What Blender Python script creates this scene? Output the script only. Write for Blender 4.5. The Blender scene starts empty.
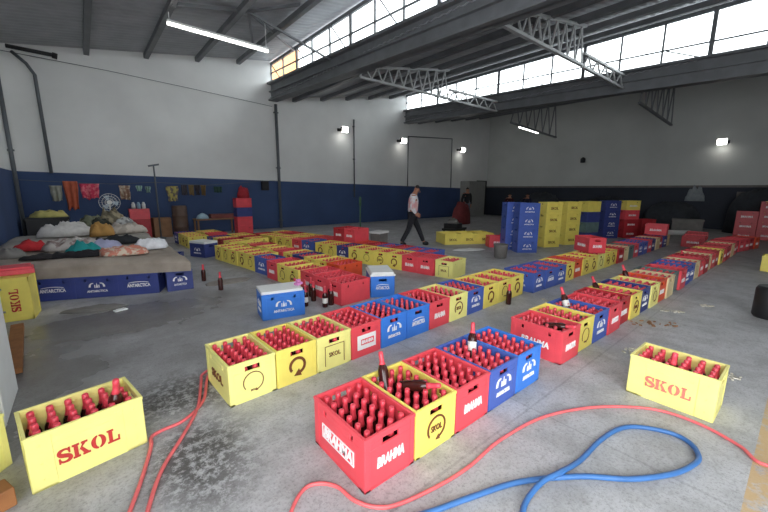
import bpy, bmesh, math, random
from math import sin, cos, pi, radians, sqrt
from mathutils import Vector, Matrix, noise
random.seed(7)
S = bpy.context.scene
COL = S.collection

# ------------------------------------------------------------------ render look
S.view_settings.view_transform = 'Standard'
S.view_settings.look = 'None'
S.view_settings.gamma = 1
S.view_settings.use_curve_mapping = False
S.view_settings.exposure = 2.3

# ------------------------------------------------------------------ materials
def lin(c):
    return tuple((x / 12.92 if x <= .04045 else ((x + .055) / 1.055) ** 2.4) for x in c)
def rgb(r, g, b):
    return lin((r / 255, g / 255, b / 255))
def mat(name, col, rough=.5, metal=0., var=.0, scale=6., emit=None, estr=0., bump=0., spec=.5):
    m = bpy.data.materials.new(name); m.use_nodes = True
    nt = m.node_tree; b = nt.nodes['Principled BSDF']
    b.inputs['Roughness'].default_value = rough
    b.inputs['Metallic'].default_value = metal
    b.inputs['Specular IOR Level'].default_value = spec
    if emit:
        b.inputs['Emission Color'].default_value = (*emit, 1); b.inputs['Emission Strength'].default_value = estr
    tc = nt.nodes.new('ShaderNodeTexCoord')
    n = nt.nodes.new('ShaderNodeTexNoise'); n.inputs['Scale'].default_value = scale; n.inputs['Detail'].default_value = 5
    nt.links.new(tc.outputs['Object'], n.inputs['Vector'])
    r = nt.nodes.new('ShaderNodeValToRGB')
    lo = tuple(max(0, c * (1 - var)) for c in col); hi = tuple(min(1, c * (1 + var)) for c in col)
    r.color_ramp.elements[0].color = (*lo, 1); r.color_ramp.elements[1].color = (*hi, 1)
    r.color_ramp.elements[0].position = .3; r.color_ramp.elements[1].position = .7
    nt.links.new(n.outputs['Fac'], r.inputs['Fac']); nt.links.new(r.outputs['Color'], b.inputs['Base Color'])
    if bump:
        bp = nt.nodes.new('ShaderNodeBump'); bp.inputs['Strength'].default_value = bump; bp.inputs['Distance'].default_value = .01
        nt.links.new(n.outputs['Fac'], bp.inputs['Height']); nt.links.new(bp.outputs['Normal'], b.inputs['Normal'])
    return m

def two_tone_wall(name, lower, upper, a, bx, by):
    """white wall with a painted dado whose edge runs at z = a + bx*X + by*Y"""
    m = bpy.data.materials.new(name); m.use_nodes = True
    nt = m.node_tree; N = nt.nodes; L = nt.links; b = N['Principled BSDF']; b.inputs['Roughness'].default_value = .75
    g = N.new('ShaderNodeNewGeometry'); s = N.new('ShaderNodeSeparateXYZ'); L.new(g.outputs['Position'], s.inputs[0])
    def mth(op, x, y):
        q = N.new('ShaderNodeMath'); q.operation = op
        for i, k in enumerate((x, y)):
            if isinstance(k, (int, float)): q.inputs[i].default_value = k
            else: L.new(k, q.inputs[i])
        return q.outputs[0]
    edge = mth('ADD', mth('ADD', mth('MULTIPLY', s.outputs['X'], bx), mth('MULTIPLY', s.outputs['Y'], by)), a)
    fac = mth('GREATER_THAN', s.outputs['Z'], edge)
    n = N.new('ShaderNodeTexNoise'); n.inputs['Scale'].default_value = .7; n.inputs['Detail'].default_value = 6
    L.new(g.outputs['Position'], n.inputs['Vector'])
    def shade(c, v):
        r = N.new('ShaderNodeValToRGB')
        r.color_ramp.elements[0].position = .3; r.color_ramp.elements[1].position = .7
        r.color_ramp.elements[0].color = (*[k * (1 - v) for k in c], 1); r.color_ramp.elements[1].color = (*[min(1, k * (1 + v)) for k in c], 1)
        L.new(n.outputs['Fac'], r.inputs['Fac']); return r.outputs['Color']
    mx = N.new('ShaderNodeMix'); mx.data_type = 'RGBA'
    L.new(fac, mx.inputs['Factor']); L.new(shade(lower, .15), mx.inputs[6]); L.new(shade(upper, .07), mx.inputs[7])
    L.new(mx.outputs[2], b.inputs['Base Color'])
    return m

def floor_material():
    m = bpy.data.materials.new('worn_concrete'); m.use_nodes = True
    nt = m.node_tree; N = nt.nodes; L = nt.links; b = N['Principled BSDF']
    g = N.new('ShaderNodeNewGeometry'); P = g.outputs['Position']
    def nz(scale, det=6, rough=.6, dist=0.):
        n = N.new('ShaderNodeTexNoise'); n.inputs['Scale'].default_value = scale; n.inputs['Detail'].default_value = det
        n.inputs['Roughness'].default_value = rough; n.inputs['Distortion'].default_value = dist; L.new(P, n.inputs['Vector']); return n.outputs['Fac']
    def ramp(f, stops):
        r = N.new('ShaderNodeValToRGB'); e = r.color_ramp.elements
        while len(e) < len(stops): e.new(.5)
        for k, (p, c) in zip(e, stops):
            k.position = p; k.color = (*c, 1) if isinstance(c, tuple) else (c, c, c, 1)
        L.new(f, r.inputs['Fac']); return r.outputs['Color']
    def mth(op, x, y=0.):
        q = N.new('ShaderNodeMath'); q.operation = op; q.use_clamp = False
        for i, k in enumerate((x, y)):
            if isinstance(k, (int, float)): q.inputs[i].default_value = k
            else: L.new(k, q.inputs[i])
        return q.outputs[0]
    def mix(f, a, c, mode='MIX'):
        x = N.new('ShaderNodeMix'); x.data_type = 'RGBA'; x.blend_type = mode
        for s, k in ((x.inputs['Factor'], f), (x.inputs[6], a), (x.inputs[7], c)):
            if isinstance(k, (int, float)): s.default_value = k
            elif isinstance(k, tuple): s.default_value = (*k, 1)
            else: L.new(k, s)
        return x.outputs[2]
    s = N.new('ShaderNodeSeparateXYZ'); L.new(P, s.inputs[0]); X, Y = s.outputs['X'], s.outputs['Y']
    def blob(cx, cy, rx, ry, soft=.5, wob=.5):
        dx = mth('DIVIDE', mth('SUBTRACT', X, cx), rx); dy = mth('DIVIDE', mth('SUBTRACT', Y, cy), ry)
        d = mth('SQRT', mth('ADD', mth('MULTIPLY', dx, dx), mth('MULTIPLY', dy, dy)))
        d = mth('ADD', d, mth('MULTIPLY', mth('SUBTRACT', big, .5), wob * 2))
        q = N.new('ShaderNodeMapRange'); q.inputs['From Min'].default_value = 1; q.inputs['From Max'].default_value = 1 - soft
        L.new(d, q.inputs['Value']); return q.outputs[0]
    big = nz(1.1, 5); mid = nz(4, 8, .65, .4); fine = nz(26, 6, .7)
    base = ramp(big, [(.3, rgb(168, 167, 168)), (.7, rgb(198, 197, 199))])
    base = mix(ramp(mid, [(.44, 0.), (.62, .5)]), base, rgb(142, 140, 138))
    base = mix(ramp(fine, [(.55, 0.), (.72, .55)]), base, rgb(122, 120, 117))
    base = mix(ramp(nz(9, 8, .75), [(.60, 0.), (.68, .5)]), base, rgb(206, 205, 203))
    # black spatter patches left of the foreground rows
    spat = mth('MULTIPLY', ramp(nz(17, 8, .8), [(.44, 0.), (.52, 1.)]), mth('MAXIMUM', blob(.36, 2.1, .36, .55, .7, .6), blob(.36, 2.85, .55, .45, .7, .6)))
    base = mix(ramp(nz(60, 4, .8), [(.5, 0.), (.64, .5)]), base, rgb(112, 110, 108)); base = mix(ramp(nz(14, 7, .75, .3), [(.54, 0.), (.66, .4)]), base, rgb(124, 122, 120))
    base = mix(mth('MULTIPLY', spat, .9), base, rgb(70, 67, 65))
    # damp floor by the bed, drag stains
    wet = mth('MAXIMUM', blob(.35, 5.1, 1.6, .95, .5, .6), mth('MAXIMUM', blob(-.5, 3.9, 1.1, 2.0, .75, .6), mth('MULTIPLY', blob(.5, 3.9, 1.8, 1.3, .9, .8), .6)))
    base = mix(mth('MULTIPLY', wet, .7), base, rgb(88, 82, 76))
    # expansion joints
    def joint(C, off, per):
        q = mth('ABSOLUTE', mth('SUBTRACT', mth('MODULO', mth('ADD', C, 100 + off), per), per / 2)); return mth('LESS_THAN', q, .008)
    j = mth('MAXIMUM', joint(X, .3, 3.6), joint(Y, 1.5, 3.6)); base = mix(mth('MULTIPLY', j, .2), base, rgb(72, 70, 68))
    # ochre line painted along the right
    yl = mth('MULTIPLY', mth('LESS_THAN', mth('ABSOLUTE', mth('SUBTRACT', Y, -.08)), .095), ramp(nz(7, 8, .7), [(.36, 0.), (.5, 1.)]))
    base = mix(mth('MULTIPLY', yl, .8), base, rgb(196, 160, 104))
    L.new(base, b.inputs['Base Color'])
    ro = N.new('ShaderNodeMapRange'); L.new(wet, ro.inputs['Value']); ro.inputs['To Min'].default_value = .6; ro.inputs['To Max'].default_value = .22
    L.new(ro.outputs[0], b.inputs['Roughness'])
    bp = N.new('ShaderNodeBump'); bp.inputs['Strength'].default_value = .25; bp.inputs['Distance'].default_value = .01
    L.new(fine, bp.inputs['Height']); L.new(bp.outputs['Normal'], b.inputs['Normal'])
    return m

def pane_material(name):
    m = bpy.data.materials.new(name); m.use_nodes = True
    nt = m.node_tree; N = nt.nodes; N.remove(N['Principled BSDF'])
    t = N.new('ShaderNodeBsdfTransparent'); t.inputs[0].default_value = (.93, .95, .95, 1)
    g = N.new('ShaderNodeBsdfGlossy'); g.inputs['Roughness'].default_value = .05
    x = N.new('ShaderNodeMixShader'); x.inputs[0].default_value = .06
    nt.links.new(t.outputs[0], x.inputs[1]); nt.links.new(g.outputs[0], x.inputs[2])
    nt.links.new(x.outputs[0], N['Material Output'].inputs['Surface'])
    return m

CR = {  # crate plastics
 'red': mat('red_plastic', rgb(230, 78, 88), .42, var=.07),
 'dark red': mat('dark_red_plastic', rgb(184, 46, 54), .45, var=.1),
 'yellow': mat('yellow_plastic', rgb(240, 221, 108), .42, var=.06),
 'pale yellow': mat('pale_yellow_plastic', rgb(240, 232, 142), .45, var=.05),
 'blue': mat('blue_plastic', rgb(72, 98, 178), .42, var=.08),
 'bright blue': mat('bright_blue_plastic', rgb(60, 126, 218), .42, var=.06),
 'dark blue': mat('dark_blue_plastic', rgb(54, 66, 130), .45, var=.1),
 'grey green': mat('grey_green_plastic', rgb(98, 122, 120), .5, var=.12),
 'cream': mat('cream_plastic', rgb(226, 206, 160), .5, var=.08),
 'orange red': mat('orange_red_plastic', rgb(226, 84, 48), .42, var=.07),
}
M_FLOOR = floor_material()
M_BACK = two_tone_wall('white_wall_blue_dado', rgb(56, 76, 116), rgb(226, 226, 224), 1.96, -.0155, 0)
M_LEFT = two_tone_wall('left_wall_blue_dado', rgb(56, 76, 116), rgb(226, 226, 224), 1.96, 0, 0)
M_RIGHT = two_tone_wall('right_wall_dark_dado', rgb(52, 57, 68), rgb(200, 202, 198), 1.73, 0, 0)
M_ROOF = mat('grey_roof_sheet', rgb(168, 170, 173), .5, .05, var=.12, scale=2)
M_STEEL = mat('dark_painted_steel', rgb(112, 114, 117), .5, .05, var=.15, scale=3)
M_STEEL2 = mat('pale_truss_steel', rgb(168, 170, 170), .5, .1, var=.1)
M_PIPE = mat('grey_conduit', rgb(96, 100, 104), .5, .2, var=.1)
M_PANE = pane_material('clear_pane')
M_WHITE = mat('white_paint', rgb(236, 236, 234), .5, var=.04)
M_GREY = mat('grey_board', rgb(120, 116, 112), .7, var=.15)
M_BLACK = mat('black_plastic', rgb(26, 26, 28), .45, var=.2)
M_AMBER = mat('amber_bottle_glass', rgb(60, 24, 20), .15, var=.2, scale=20)
M_FOIL = mat('red_foil', rgb(226, 72, 86), .35, var=.12, scale=30)
M_PRINT_W = mat('white_print', rgb(244, 240, 238), .6, var=.03)
M_PRINT_R = mat('red_print', rgb(192, 52, 46), .6, var=.12, scale=40)
M_PRINT_B = mat('brown_print', rgb(112, 62, 30), .6, var=.15, scale=40)
M_PAPER_W = mat('white_paper_label', rgb(232, 228, 220), .6, var=.06, scale=40)
M_HOSE_R = mat('red_rubber_hose', rgb(226, 104, 106), .45, var=.1, scale=12)
M_HOSE_B = mat('blue_rubber_hose', rgb(58, 106, 164), .45, var=.1, scale=12)
M_WOOD = mat('brown_wood', rgb(150, 98, 56), .7, var=.25, scale=9)
M_CARD = mat('brown_cardboard', rgb(150, 112, 82), .8, var=.15)
M_MATTRESS = mat('stained_mattress_cloth', rgb(158, 146, 134), .9, var=.18, scale=5, bump=.4)
M_LAMP = mat('lamp_face', (1, 1, 1), .5, emit=(1, .98, .92), estr=3.5)
M_TUBE = mat('lit_tube', (1, 1, 1), .5, emit=(1, .99, .95), estr=1.4)
M_SKIN = mat('skin', rgb(176, 122, 98), .55, var=.08, scale=20)
M_HAIR = mat('dark_hair', rgb(26, 22, 20), .6, var=.3, scale=60)
def cloth(name, c, v=.15, sc=8): return mat(name, rgb(*c), .9, var=v, scale=sc, bump=.3)

# ------------------------------------------------------------------ mesh helpers
def box(bm, x0, x1, y0, y1, z0, z1, mi=0):
    vs = [bm.verts.new(p) for p in ((x0,y0,z0),(x1,y0,z0),(x1,y1,z0),(x0,y1,z0),(x0,y0,z1),(x1,y0,z1),(x1,y1,z1),(x0,y1,z1))]
    fs = []
    for q in ((3,2,1,0),(4,5,6,7),(0,1,5,4),(1,2,6,5),(2,3,7,6),(3,0,4,7)):
        f = bm.faces.new([vs[i] for i in q]); f.material_index = mi; fs.append(f)
    return vs
def bar(bm, a, b, w, h=None, mi=0):
    """rectangular bar between two points"""
    a, b = Vector(a), Vector(b); h = h or w; d = (b - a).normalized()
    up = Vector((0, 0, 1)) if abs(d.z) < .95 else Vector((1, 0, 0))
    s = d.cross(up).normalized() * w / 2; t = s.cross(d).normalized() * h / 2
    vs = [bm.verts.new(p + i * s + j * t) for p in (a, b) for i, j in ((-1,-1),(1,-1),(1,1),(-1,1))]
    for q in ((3,2,1,0),(4,5,6,7),(0,1,5,4),(1,2,6,5),(2,3,7,6),(3,0,4,7)):
        bm.faces.new([vs[i] for i in q]).material_index = mi
def tube(bm, pts, r, n=8, mi=0, cap=True):
    pts = [Vector(p) for p in pts]; rings = []
    for i, p in enumerate(pts):
        d = (pts[min(i+1, len(pts)-1)] - pts[max(i-1, 0)]).normalized()
        up = Vector((0, 0, 1)) if abs(d.z) < .9 else Vector((1, 0, 0))
        s = d.cross(up).normalized(); t = s.cross(d)
        rr = r[i] if isinstance(r, (list, tuple)) else r
        rings.append([bm.verts.new(p + rr * (cos(2*pi*k/n) * s + sin(2*pi*k/n) * t)) for k in range(n)])
    for A, B in zip(rings, rings[1:]):
        for k in range(n):
            f = bm.faces.new((A[k], A[(k+1) % n], B[(k+1) % n], B[k])); f.material_index = mi; f.smooth = True
    if cap:
        bm.faces.new(rings[0][::-1]).material_index = mi; bm.faces.new(rings[-1]).material_index = mi
def lathe(bm, prof, n=16, cx=0, cy=0, cz=0, mi=0, cap=True):
    rings = [[bm.verts.new((cx + r*cos(2*pi*k/n), cy + r*sin(2*pi*k/n), cz + z)) for k in range(n)] for r, z in prof]
    for A, B in zip(rings, rings[1:]):
        for k in range(n):
            f = bm.faces.new((A[k], A[(k+1) % n], B[(k+1) % n], B[k])); f.smooth = True; f.material_index = mi
    if cap:
        bm.faces.new(rings[0][::-1]).material_index = mi; bm.faces.new(rings[-1]).material_index = mi
def spline(pts, k=8):
    pts = [Vector(p) for p in pts]; P = [pts[0]] + pts + [pts[-1]]; out = []
    for i in range(1, len(P) - 2):
        a, b, c, d = P[i-1], P[i], P[i+1], P[i+2]
        for j in range(k):
            t = j / k
            out.append(.5 * ((2*b) + (c - a)*t + (2*a - 5*b + 4*c - d)*t*t + (3*b - a - 3*c + d)*t**3))
    return out + [pts[-1]]
def mesh(name, bm, mats, bevel=0.):
    if bevel: bmesh.ops.bevel(bm, geom=bm.edges[:], offset=bevel, segments=1, affect='EDGES', clamp_overlap=True)
    bmesh.ops.recalc_face_normals(bm, faces=bm.faces[:])
    me = bpy.data.meshes.new(name); bm.to_mesh(me); bm.free()
    for m in (mats if isinstance(mats, (list, tuple)) else [mats]): me.materials.append(m)
    return me
def link(name, me, parent=None, loc=(0,0,0), rz=0.):
    o = bpy.data.objects.new(name, me); COL.objects.link(o); o.location = loc; o.rotation_euler = (0, 0, rz)
    if parent: o.parent = parent
    return o
def part(name, bm, mats, parent, bevel=0.): return link(name, mesh(name, bm, mats, bevel), parent)
def tag(o, label, cat, group=None, kind=None):
    o['label'] = label; o['category'] = cat
    if group: o['group'] = group
    if kind: o['kind'] = kind
    return o
def empty(name, label, cat, loc, rz=0., group=None):
    o = bpy.data.objects.new(name, None); COL.objects.link(o); o.location = loc; o.rotation_euler = (0, 0, rz); o.empty_display_size = .1
    return tag(o, label, cat, group)
def single(name, bm, mats, label, cat, group=None, loc=(0,0,0), rz=0., bevel=0.):
    return tag(link(name, mesh(name, bm, mats, bevel), None, loc, rz), label, cat, group)
def structure(name, bm, mats, parent=None):
    o = link(name, mesh(name, bm, mats), parent)
    if not parent: o['kind'] = 'structure'
    return o
def ordinal(n):
    return ['first','second','third','fourth','fifth','sixth','seventh','eighth','ninth','tenth','eleventh','twelfth','thirteenth',
            'fourteenth','fifteenth','sixteenth','seventeenth','eighteenth','nineteenth','twentieth'][n-1] if n <= 20 else str(n) + 'th'

# ------------------------------------------------------------------ print on the crates
def text_mesh(body, h, m, ext=.0012, bold=.0, shear=0., width=None):
    c = bpy.data.curves.new('t', 'FONT'); c.body = body; c.size = 1; c.align_x = 'CENTER'; c.align_y = 'CENTER'
    c.offset = bold; c.shear = shear; c.resolution_u = 2
    o = bpy.data.objects.new('t', c); COL.objects.link(o)
    dg = bpy.context.evaluated_depsgraph_get(); dg.update()
    me = bpy.data.meshes.new_from_object(o.evaluated_get(dg)); bpy.data.objects.remove(o)
    xs = [v.co.x for v in me.vertices]; ys = [v.co.y for v in me.vertices]
    sy = h / (max(ys) - min(ys)); sx = width / (max(xs) - min(xs)) if width else sy
    cx, cy = (max(xs) + min(xs)) / 2, (max(ys) + min(ys)) / 2
    out = [([((v.co.x - cx) * sx, (v.co.y - cy) * sy) for v in me.vertices], [tuple(p.vertices) for p in me.polygons])]
    bpy.data.meshes.remove(me)
    return out
def polys(*ps): return [(list(p), [tuple(range(len(p)))]) for p in ps]
def rect(x0, y0, x1, y1): return [(x0, y0), (x1, y0), (x1, y1), (x0, y1)]
def arc(cx, cy, rx, ry, rx2, ry2, a0, a1, n=18):
    out = []
    for i in range(n):
        t0, t1 = a0 + (a1-a0)*i/n, a0 + (a1-a0)*(i+1)/n
        out.append([(cx+rx*cos(t0), cy+ry*sin(t0)), (cx+rx*cos(t1), cy+ry*sin(t1)), (cx+rx2*cos(t1), cy+ry2*sin(t1)), (cx+rx2*cos(t0), cy+ry2*sin(t0))])
    return out
def xf(ps, s=1., sy=None, dx=0., dy=0.):
    return [([(x*s+dx, y*(sy or s)+dy) for x, y in v], f) for v, f in ps]
def slab_skol():
    """heavy stencil slab letters, 1 unit high, centred"""
    L = []
    # S
    pts = [(.78,.74),(.70,.90),(.48,.95),(.24,.88),(.17,.72),(.28,.58),(.5,.5),(.74,.40),(.84,.26),(.74,.11),(.5,.05),(.27,.11),(.19,.27)]
    wd = [.05,.06,.07,.12,.15,.15,.15,.15,.15,.12,.07,.06,.05]
    sp = spline([(x, y, 0) for x, y in pts], 3); n = len(sp)
    def w(i): 
        q = i / (n-1) * (len(wd)-1); k = min(int(q), len(wd)-2); return wd[k] + (wd[k+1]-wd[k])*(q-k)
    rib = []
    for i, p in enumerate(sp):
        d = (sp[min(i+1,n-1)] - sp[max(i-1,0)]).normalized(); nn = Vector((-d.y, d.x, 0)) * w(i) * .9
        rib.append(((p+nn)[:2], (p-nn)[:2]))
    S_ = [[a[0], a[1], b[1], b[0]] for a, b in zip(rib, rib[1:])] + [rect(.74,.62,.86,1.0), rect(.10,0,.22,.38)]
    K_ = [rect(.1,0,.36,1), rect(0,0,.46,.12), rect(0,.88,.46,1), [(.42,.44),(.52,.54),(.9,.9),(.68,.9)], [(.46,.56),(.60,.68),(1.02,.1),(.72,.1)],
          rect(.58,.88,1.0,1), rect(.62,0,1.12,.12)]
    O_ = arc(.5,.5,.5,.5,.2,.42, radians(98), radians(262)) + arc(.5,.5,.5,.5,.2,.42, radians(-82), radians(82))
    L_ = [rect(.1,0,.36,1), rect(0,.88,.46,1), rect(0,0,.86,.12), rect(.74,0,.86,.4)]
    x = 0
    for ps, adv in ((S_, .98), (K_, 1.2), (O_, 1.1), (L_, .86)):
        L += xf(polys(*ps), dx=x, dy=-.5); x += adv
    return [([(p[0]-x/2, p[1]) for p in v], f) for v, f in L]
SKOL = slab_skol()
def swirl(r, thick, ang0=radians(-70), ang1=radians(215)):
    p = arc(0, 0, r, r, r-thick, r-thick*1.02, ang0, ang1, 26)
    a = ang0; c = (cos(a)*(r-thick/2), sin(a)*(r-thick/2)); t = (sin(a), -cos(a)); nrm = (cos(a), sin(a)); h = thick*1.5
    p.append([(c[0]+nrm[0]*h, c[1]+nrm[1]*h), (c[0]+t[0]*h*1.8, c[1]+t[1]*h*1.8), (c[0]-nrm[0]*h, c[1]-nrm[1]*h)])
    return polys(*p)
def ring(r, th): return polys(*arc(0, 0, r, r, r-th, r-th, 0, 2*pi, 28))
def penguins(s):
    """two facing curved figures under an arch"""
    p = arc(-.55, -.1, .55, .62, .28, .48, radians(75), radians(190), 10) + arc(.55, -.1, .55, .62, .28, .48, radians(-10), radians(105), 10)
    p += [[(-.16,-.3),(0,.52),(.16,-.3),(.05,-.3),(0,.1),(-.05,-.3)][0:3], rect(-.34,-.3,-.22,.18), rect(.22,-.3,.34,.18)]
    return xf(polys(*p), s)
T_BRAHMA = text_mesh('BRAHMA', 1, None, bold=.03, shear=.15)
T_ANT = text_mesh('ANTARCTICA', 1, None, bold=.02)
T_SKOL = text_mesh('SKOL', 1, None, bold=.02)
def fit(ps, w, h, dx=0, dy=0):
    xs = [x for v, _ in ps for x, _ in v]; ys = [y for v, _ in ps for _, y in v]
    sx, sy = w/(max(xs)-min(xs)), h/(max(ys)-min(ys)); cx, cy = (max(xs)+min(xs))/2, (max(ys)+min(ys))/2
    return [([((x-cx)*sx+dx, (y-cy)*sy+dy) for x, y in v], f) for v, f in ps]
L_, W_, H_ = .505, .346, .31
def print_mesh(name, shapes, m, face):
    """2D shapes (x right, y up, origin at the face centre) set 1 mm proud of a crate face"""
    bm = bmesh.new()
    ez = 0
    for v, fs in shapes:
        ez = (ez + 1) % 5; e = .0015 + ez*.0002
        def P(x, y, d):
            z = y + .14
            if face == 'end': return (x, -L_/2 - d, z)
            if face == 'end_back': return (-x, L_/2 + d, z)
            if face == 'side': return (-W_/2 - d, -x, z)
            return (W_/2 + d, x, z)
        top = [bm.verts.new(P(x, y, .0035 + e)) for x, y in v]
        bot = [bm.verts.new(P(x, y, .001)) for x, y in v]
        edges = {}
        for f in fs:
            try: bm.faces.new([top[i] for i in f])
            except ValueError: continue
            for i in range(len(f)):
                a, b = f[i], f[(i+1) % len(f)]
                if (b, a) in edges: del edges[(b, a)]
                else: edges[(a, b)] = 1
        for a, b in edges:
            try: bm.faces.new((top[a], bot[a], bot[b], top[b]))
            except ValueError: pass
    return mesh(name, bm, m)
PR = {}
def make_prints():
    for f in ('end', 'side'):
        k = 1.0 if f == 'end' else 1.45
        PR['brahma_'+f] = print_mesh('white_lettering', fit(T_BRAHMA, .19*k, .062), M_PRINT_W, f)
        PR['bluelogo_'+f] = print_mesh('white_emblem', xf(penguins(.088), 1, dy=.03) + fit(T_ANT, .17*k, .032, 0, -.045), M_PRINT_W, f)
        PR['bluetext_'+f] = print_mesh('white_lettering', fit(T_ANT, .2*k, .05, 0, 0) + fit(polys(*arc(0,0,1,.4,.92,.3,radians(30),radians(150),10)), .18*k, .02, 0, .045), M_PRINT_W, f)
        PR['skol_'+f] = print_mesh('red_lettering', fit(SKOL, .2 if f == 'end' else .27, .07 if f == 'end' else .082, -.01, .0), M_PRINT_R, f)
    PR['faded_side'] = print_mesh('faded_red_lettering', fit(SKOL, .27, .082, -.01, .0), mat('faded_red_print', rgb(216, 122, 104), .7, var=.15, scale=60), 'side')
    PR['bluelogo_endback'] = print_mesh('white_emblem', xf(penguins(.088), 1, dy=.03) + fit(T_ANT, .17, .032, 0, -.045), M_PRINT_W, 'end_back')
    PR['label_end'] = print_mesh('white_label', polys(rect(-.11,.03,.11,.07), rect(-.11,-.07,.11,-.03)) + polys(rect(-.11,-.03,-.07,.03), rect(.09,-.03,.11,.03)) + fit(T_BRAHMA, .14, .035, .01, 0), M_PRINT_W, 'end')
    PR['label_side'] = print_mesh('white_label', polys(rect(-.16,-.045,.16,-.038), rect(-.16,.038,.16,.045), rect(-.16,-.038,-.152,.038), rect(.152,-.038,.16,.038)) + fit(T_BRAHMA, .285, .066, 0, 0), M_PRINT_W, 'side')
    PR['swirl_end'] = print_mesh('brown_swirl', swirl(.075, .022), M_PRINT_B, 'end')
    PR['circle_end'] = print_mesh('brown_ring', swirl(.078, .006) + fit(T_SKOL, .05, .014, 0, -.065), M_PRINT_B, 'end')
    PR['badge_end'] = print_mesh('brown_badge', swirl(.08, .012) + fit(T_SKOL, .095, .04, 0, .0), M_PRINT_B, 'end')
    PR['frame_end'] = print_mesh('brown_lettering', fit(T_SKOL, .12, .04, 0, -.01) + polys(rect(-.1,-.105,-.096,.075), rect(.096,-.105,.1,.075), rect(-.1,.071,.1,.075)), M_PRINT_B, 'end')
    PR['dots_side'] = print_mesh('brown_lettering', fit(T_SKOL, .24, .07, 0, 0), M_PRINT_B, 'side')
make_prints()

# ------------------------------------------------------------------ crate and bottle
def crate_shell(slots=True):
    bm = bmesh.new(); t = .013; x, y = W_/2, L_/2
    box(bm, -x+.004, x-.004, -y+.004, y-.004, .006, .02)
    for s in (-1, 1):
        a, b = sorted((s*y, s*(y-t)))                       # short ends, with a hand hole
        box(bm, -x, x, a, b, 0, .232); box(bm, -x, -.056, a, b, .232, .27); box(bm, .056, x, a, b, .232, .27); box(bm, -x, x, a, b, .27, H_)
        q, r = sorted((s*y, s*(y+.003)))
        for sx in (-1, 1):
            c, d = sorted((sx*x, sx*(x-.034))); box(bm, c, d, q, r, 0, H_ - .012)
        box(bm, -x, x, q, r, .0, .014)
        q, r = sorted((s*y, s*(y+.005))); box(bm, -x-.005, x+.005, q, r, .292, H_)
        a, b = sorted((s*x, s*(x-t)))                       # long sides, with two slots
        box(bm, a, b, -y+t, y-t, 0, .234); box(bm, a, b, -y+t, y-t, .270, H_)
        for c, d in ((-y+t, -.146), (-.120, .120), (.146, y-t)) if slots else ((-y+t, y-t),): box(bm, a, b, c, d, .234, .270)
        q, r = sorted((s*x, s*(x+.003)))
        for sy in (-1, 1):
            c, d = sorted((sy*y, sy*(y-(.05 if slots else .10)))); box(bm, q, r, c, d, 0, H_ - .012)
        if not slots:
            for hz in (.06, .15, .25):
                for sy in (-1, 1): tube(bm, [(q, sy*(y-.05), hz), (r+.0005 if s > 0 else q-.0005, sy*(y-.05), hz)], .006, 6)
        box(bm, q, r, -y, y, 0, .014)
        q, r = sorted((s*x, s*(x+.005))); box(bm, q, r, -y, y, .292, H_)
    bmesh.ops.bevel(bm, geom=bm.edges[:], offset=.0016, segments=1, affect='EDGES')
    return bm
def crate_divider():
    bm = bmesh.new(); x, y = W_/2-.013, L_/2-.013
    for i in range(1, 4): box(bm, -x+2*x*i/4-.0012, -x+2*x*i/4+.0012, -y, y, .02, .12)
    for i in range(1, 6): box(bm, -x, x, -y+2*y*i/6-.0012, -y+2*y*i/6+.0012, .02, .118)
    return bm
SHELL = {k: mesh('crate_shell', crate_shell(), m) for k, m in CR.items()}
SHELL['solid'] = mesh('crate_shell', crate_shell(False), CR['pale yellow'])
DIVID = {k: mesh('bottle_divider', crate_divider(), m) for k, m in CR.items()}
def bottle_body():
    bm = bmesh.new()
    lathe(bm, [(.030,0),(.0355,.004),(.0365,.02),(.0365,.155),(.033,.175),(.022,.200),(.0155,.222),(.0135,.262)], 14); return bm
def bottle_foil():
    bm = bmesh.new()
    lathe(bm, [(.0240,.198),(.0182,.216),(.0165,.226),(.0160,.256),(.0172,.260),(.0172,.272),(.0160,.274),(.0160,.284),(.0120,.287)], 12); return bm
BODY = mesh('bottle_glass', bottle_body(), M_AMBER); FOIL = mesh('neck_foil', bottle_foil(), M_FOIL)
def bottle_label():
    bm = bmesh.new(); n = 14
    A = [[bm.verts.new((.0372*cos(2*pi*k/n), .0372*sin(2*pi*k/n), z)) for k in range(n)] for z in (.06, .13)]
    for k in range(n):
        f = bm.faces.new((A[0][k], A[0][(k+1) % n], A[1][(k+1) % n], A[1][k])); f.smooth = True
    return bm
LABEL = mesh('paper_label', bottle_label(), M_PAPER_W)
N_BOTTLES = 0
def bottle(loc, label, group=None, rot=(0,0,0), paper=False):
    global N_BOTTLES; N_BOTTLES += 1
    o = link('beer_bottle', BODY, None, loc); o.rotation_euler = rot
    tag(o, label, 'bottle', group)
    f = link('neck_foil', FOIL, o); f['label'] = 'red foil and cap'
    if paper: link('paper_label', LABEL, o)['label'] = 'pale paper label'
    return o
FAR = bmesh.new()     # countless far-off bottles
def far_fill(loc, rz, z, seed, skip=.04):
    rnd = random.Random(seed); c, s = cos(rz), sin(rz)
    for i in range(4):
        for j in range(6):
            if rnd.random() < skip: continue
            x = -.1595+.1595*2*(i+.5)/4; y = -.2395+.2395*2*(j+.5)/6
            px, py = loc[0]+c*x-s*y, loc[1]+s*x+c*y; n = 7
            prof = [(.034,.022),(.034,.18),(.016,.236),(.0165,.240),(.0165,.292),(.010,.296)]
            rings = [[FAR.verts.new((px+r*cos(2*pi*k/n), py+r*sin(2*pi*k/n), z+h)) for k in range(n)] for r, h in prof]
            for q, (A, B) in enumerate(zip(rings, rings[1:])):
                for k in range(n):
                    f = FAR.faces.new((A[k], A[(k+1) % n], B[(k+1) % n], B[k])); f.smooth = True; f.material_index = 1 if q >= 2 else 0
            FAR.faces.new(rings[-1]).material_index = 1
CRATES = []
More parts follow.
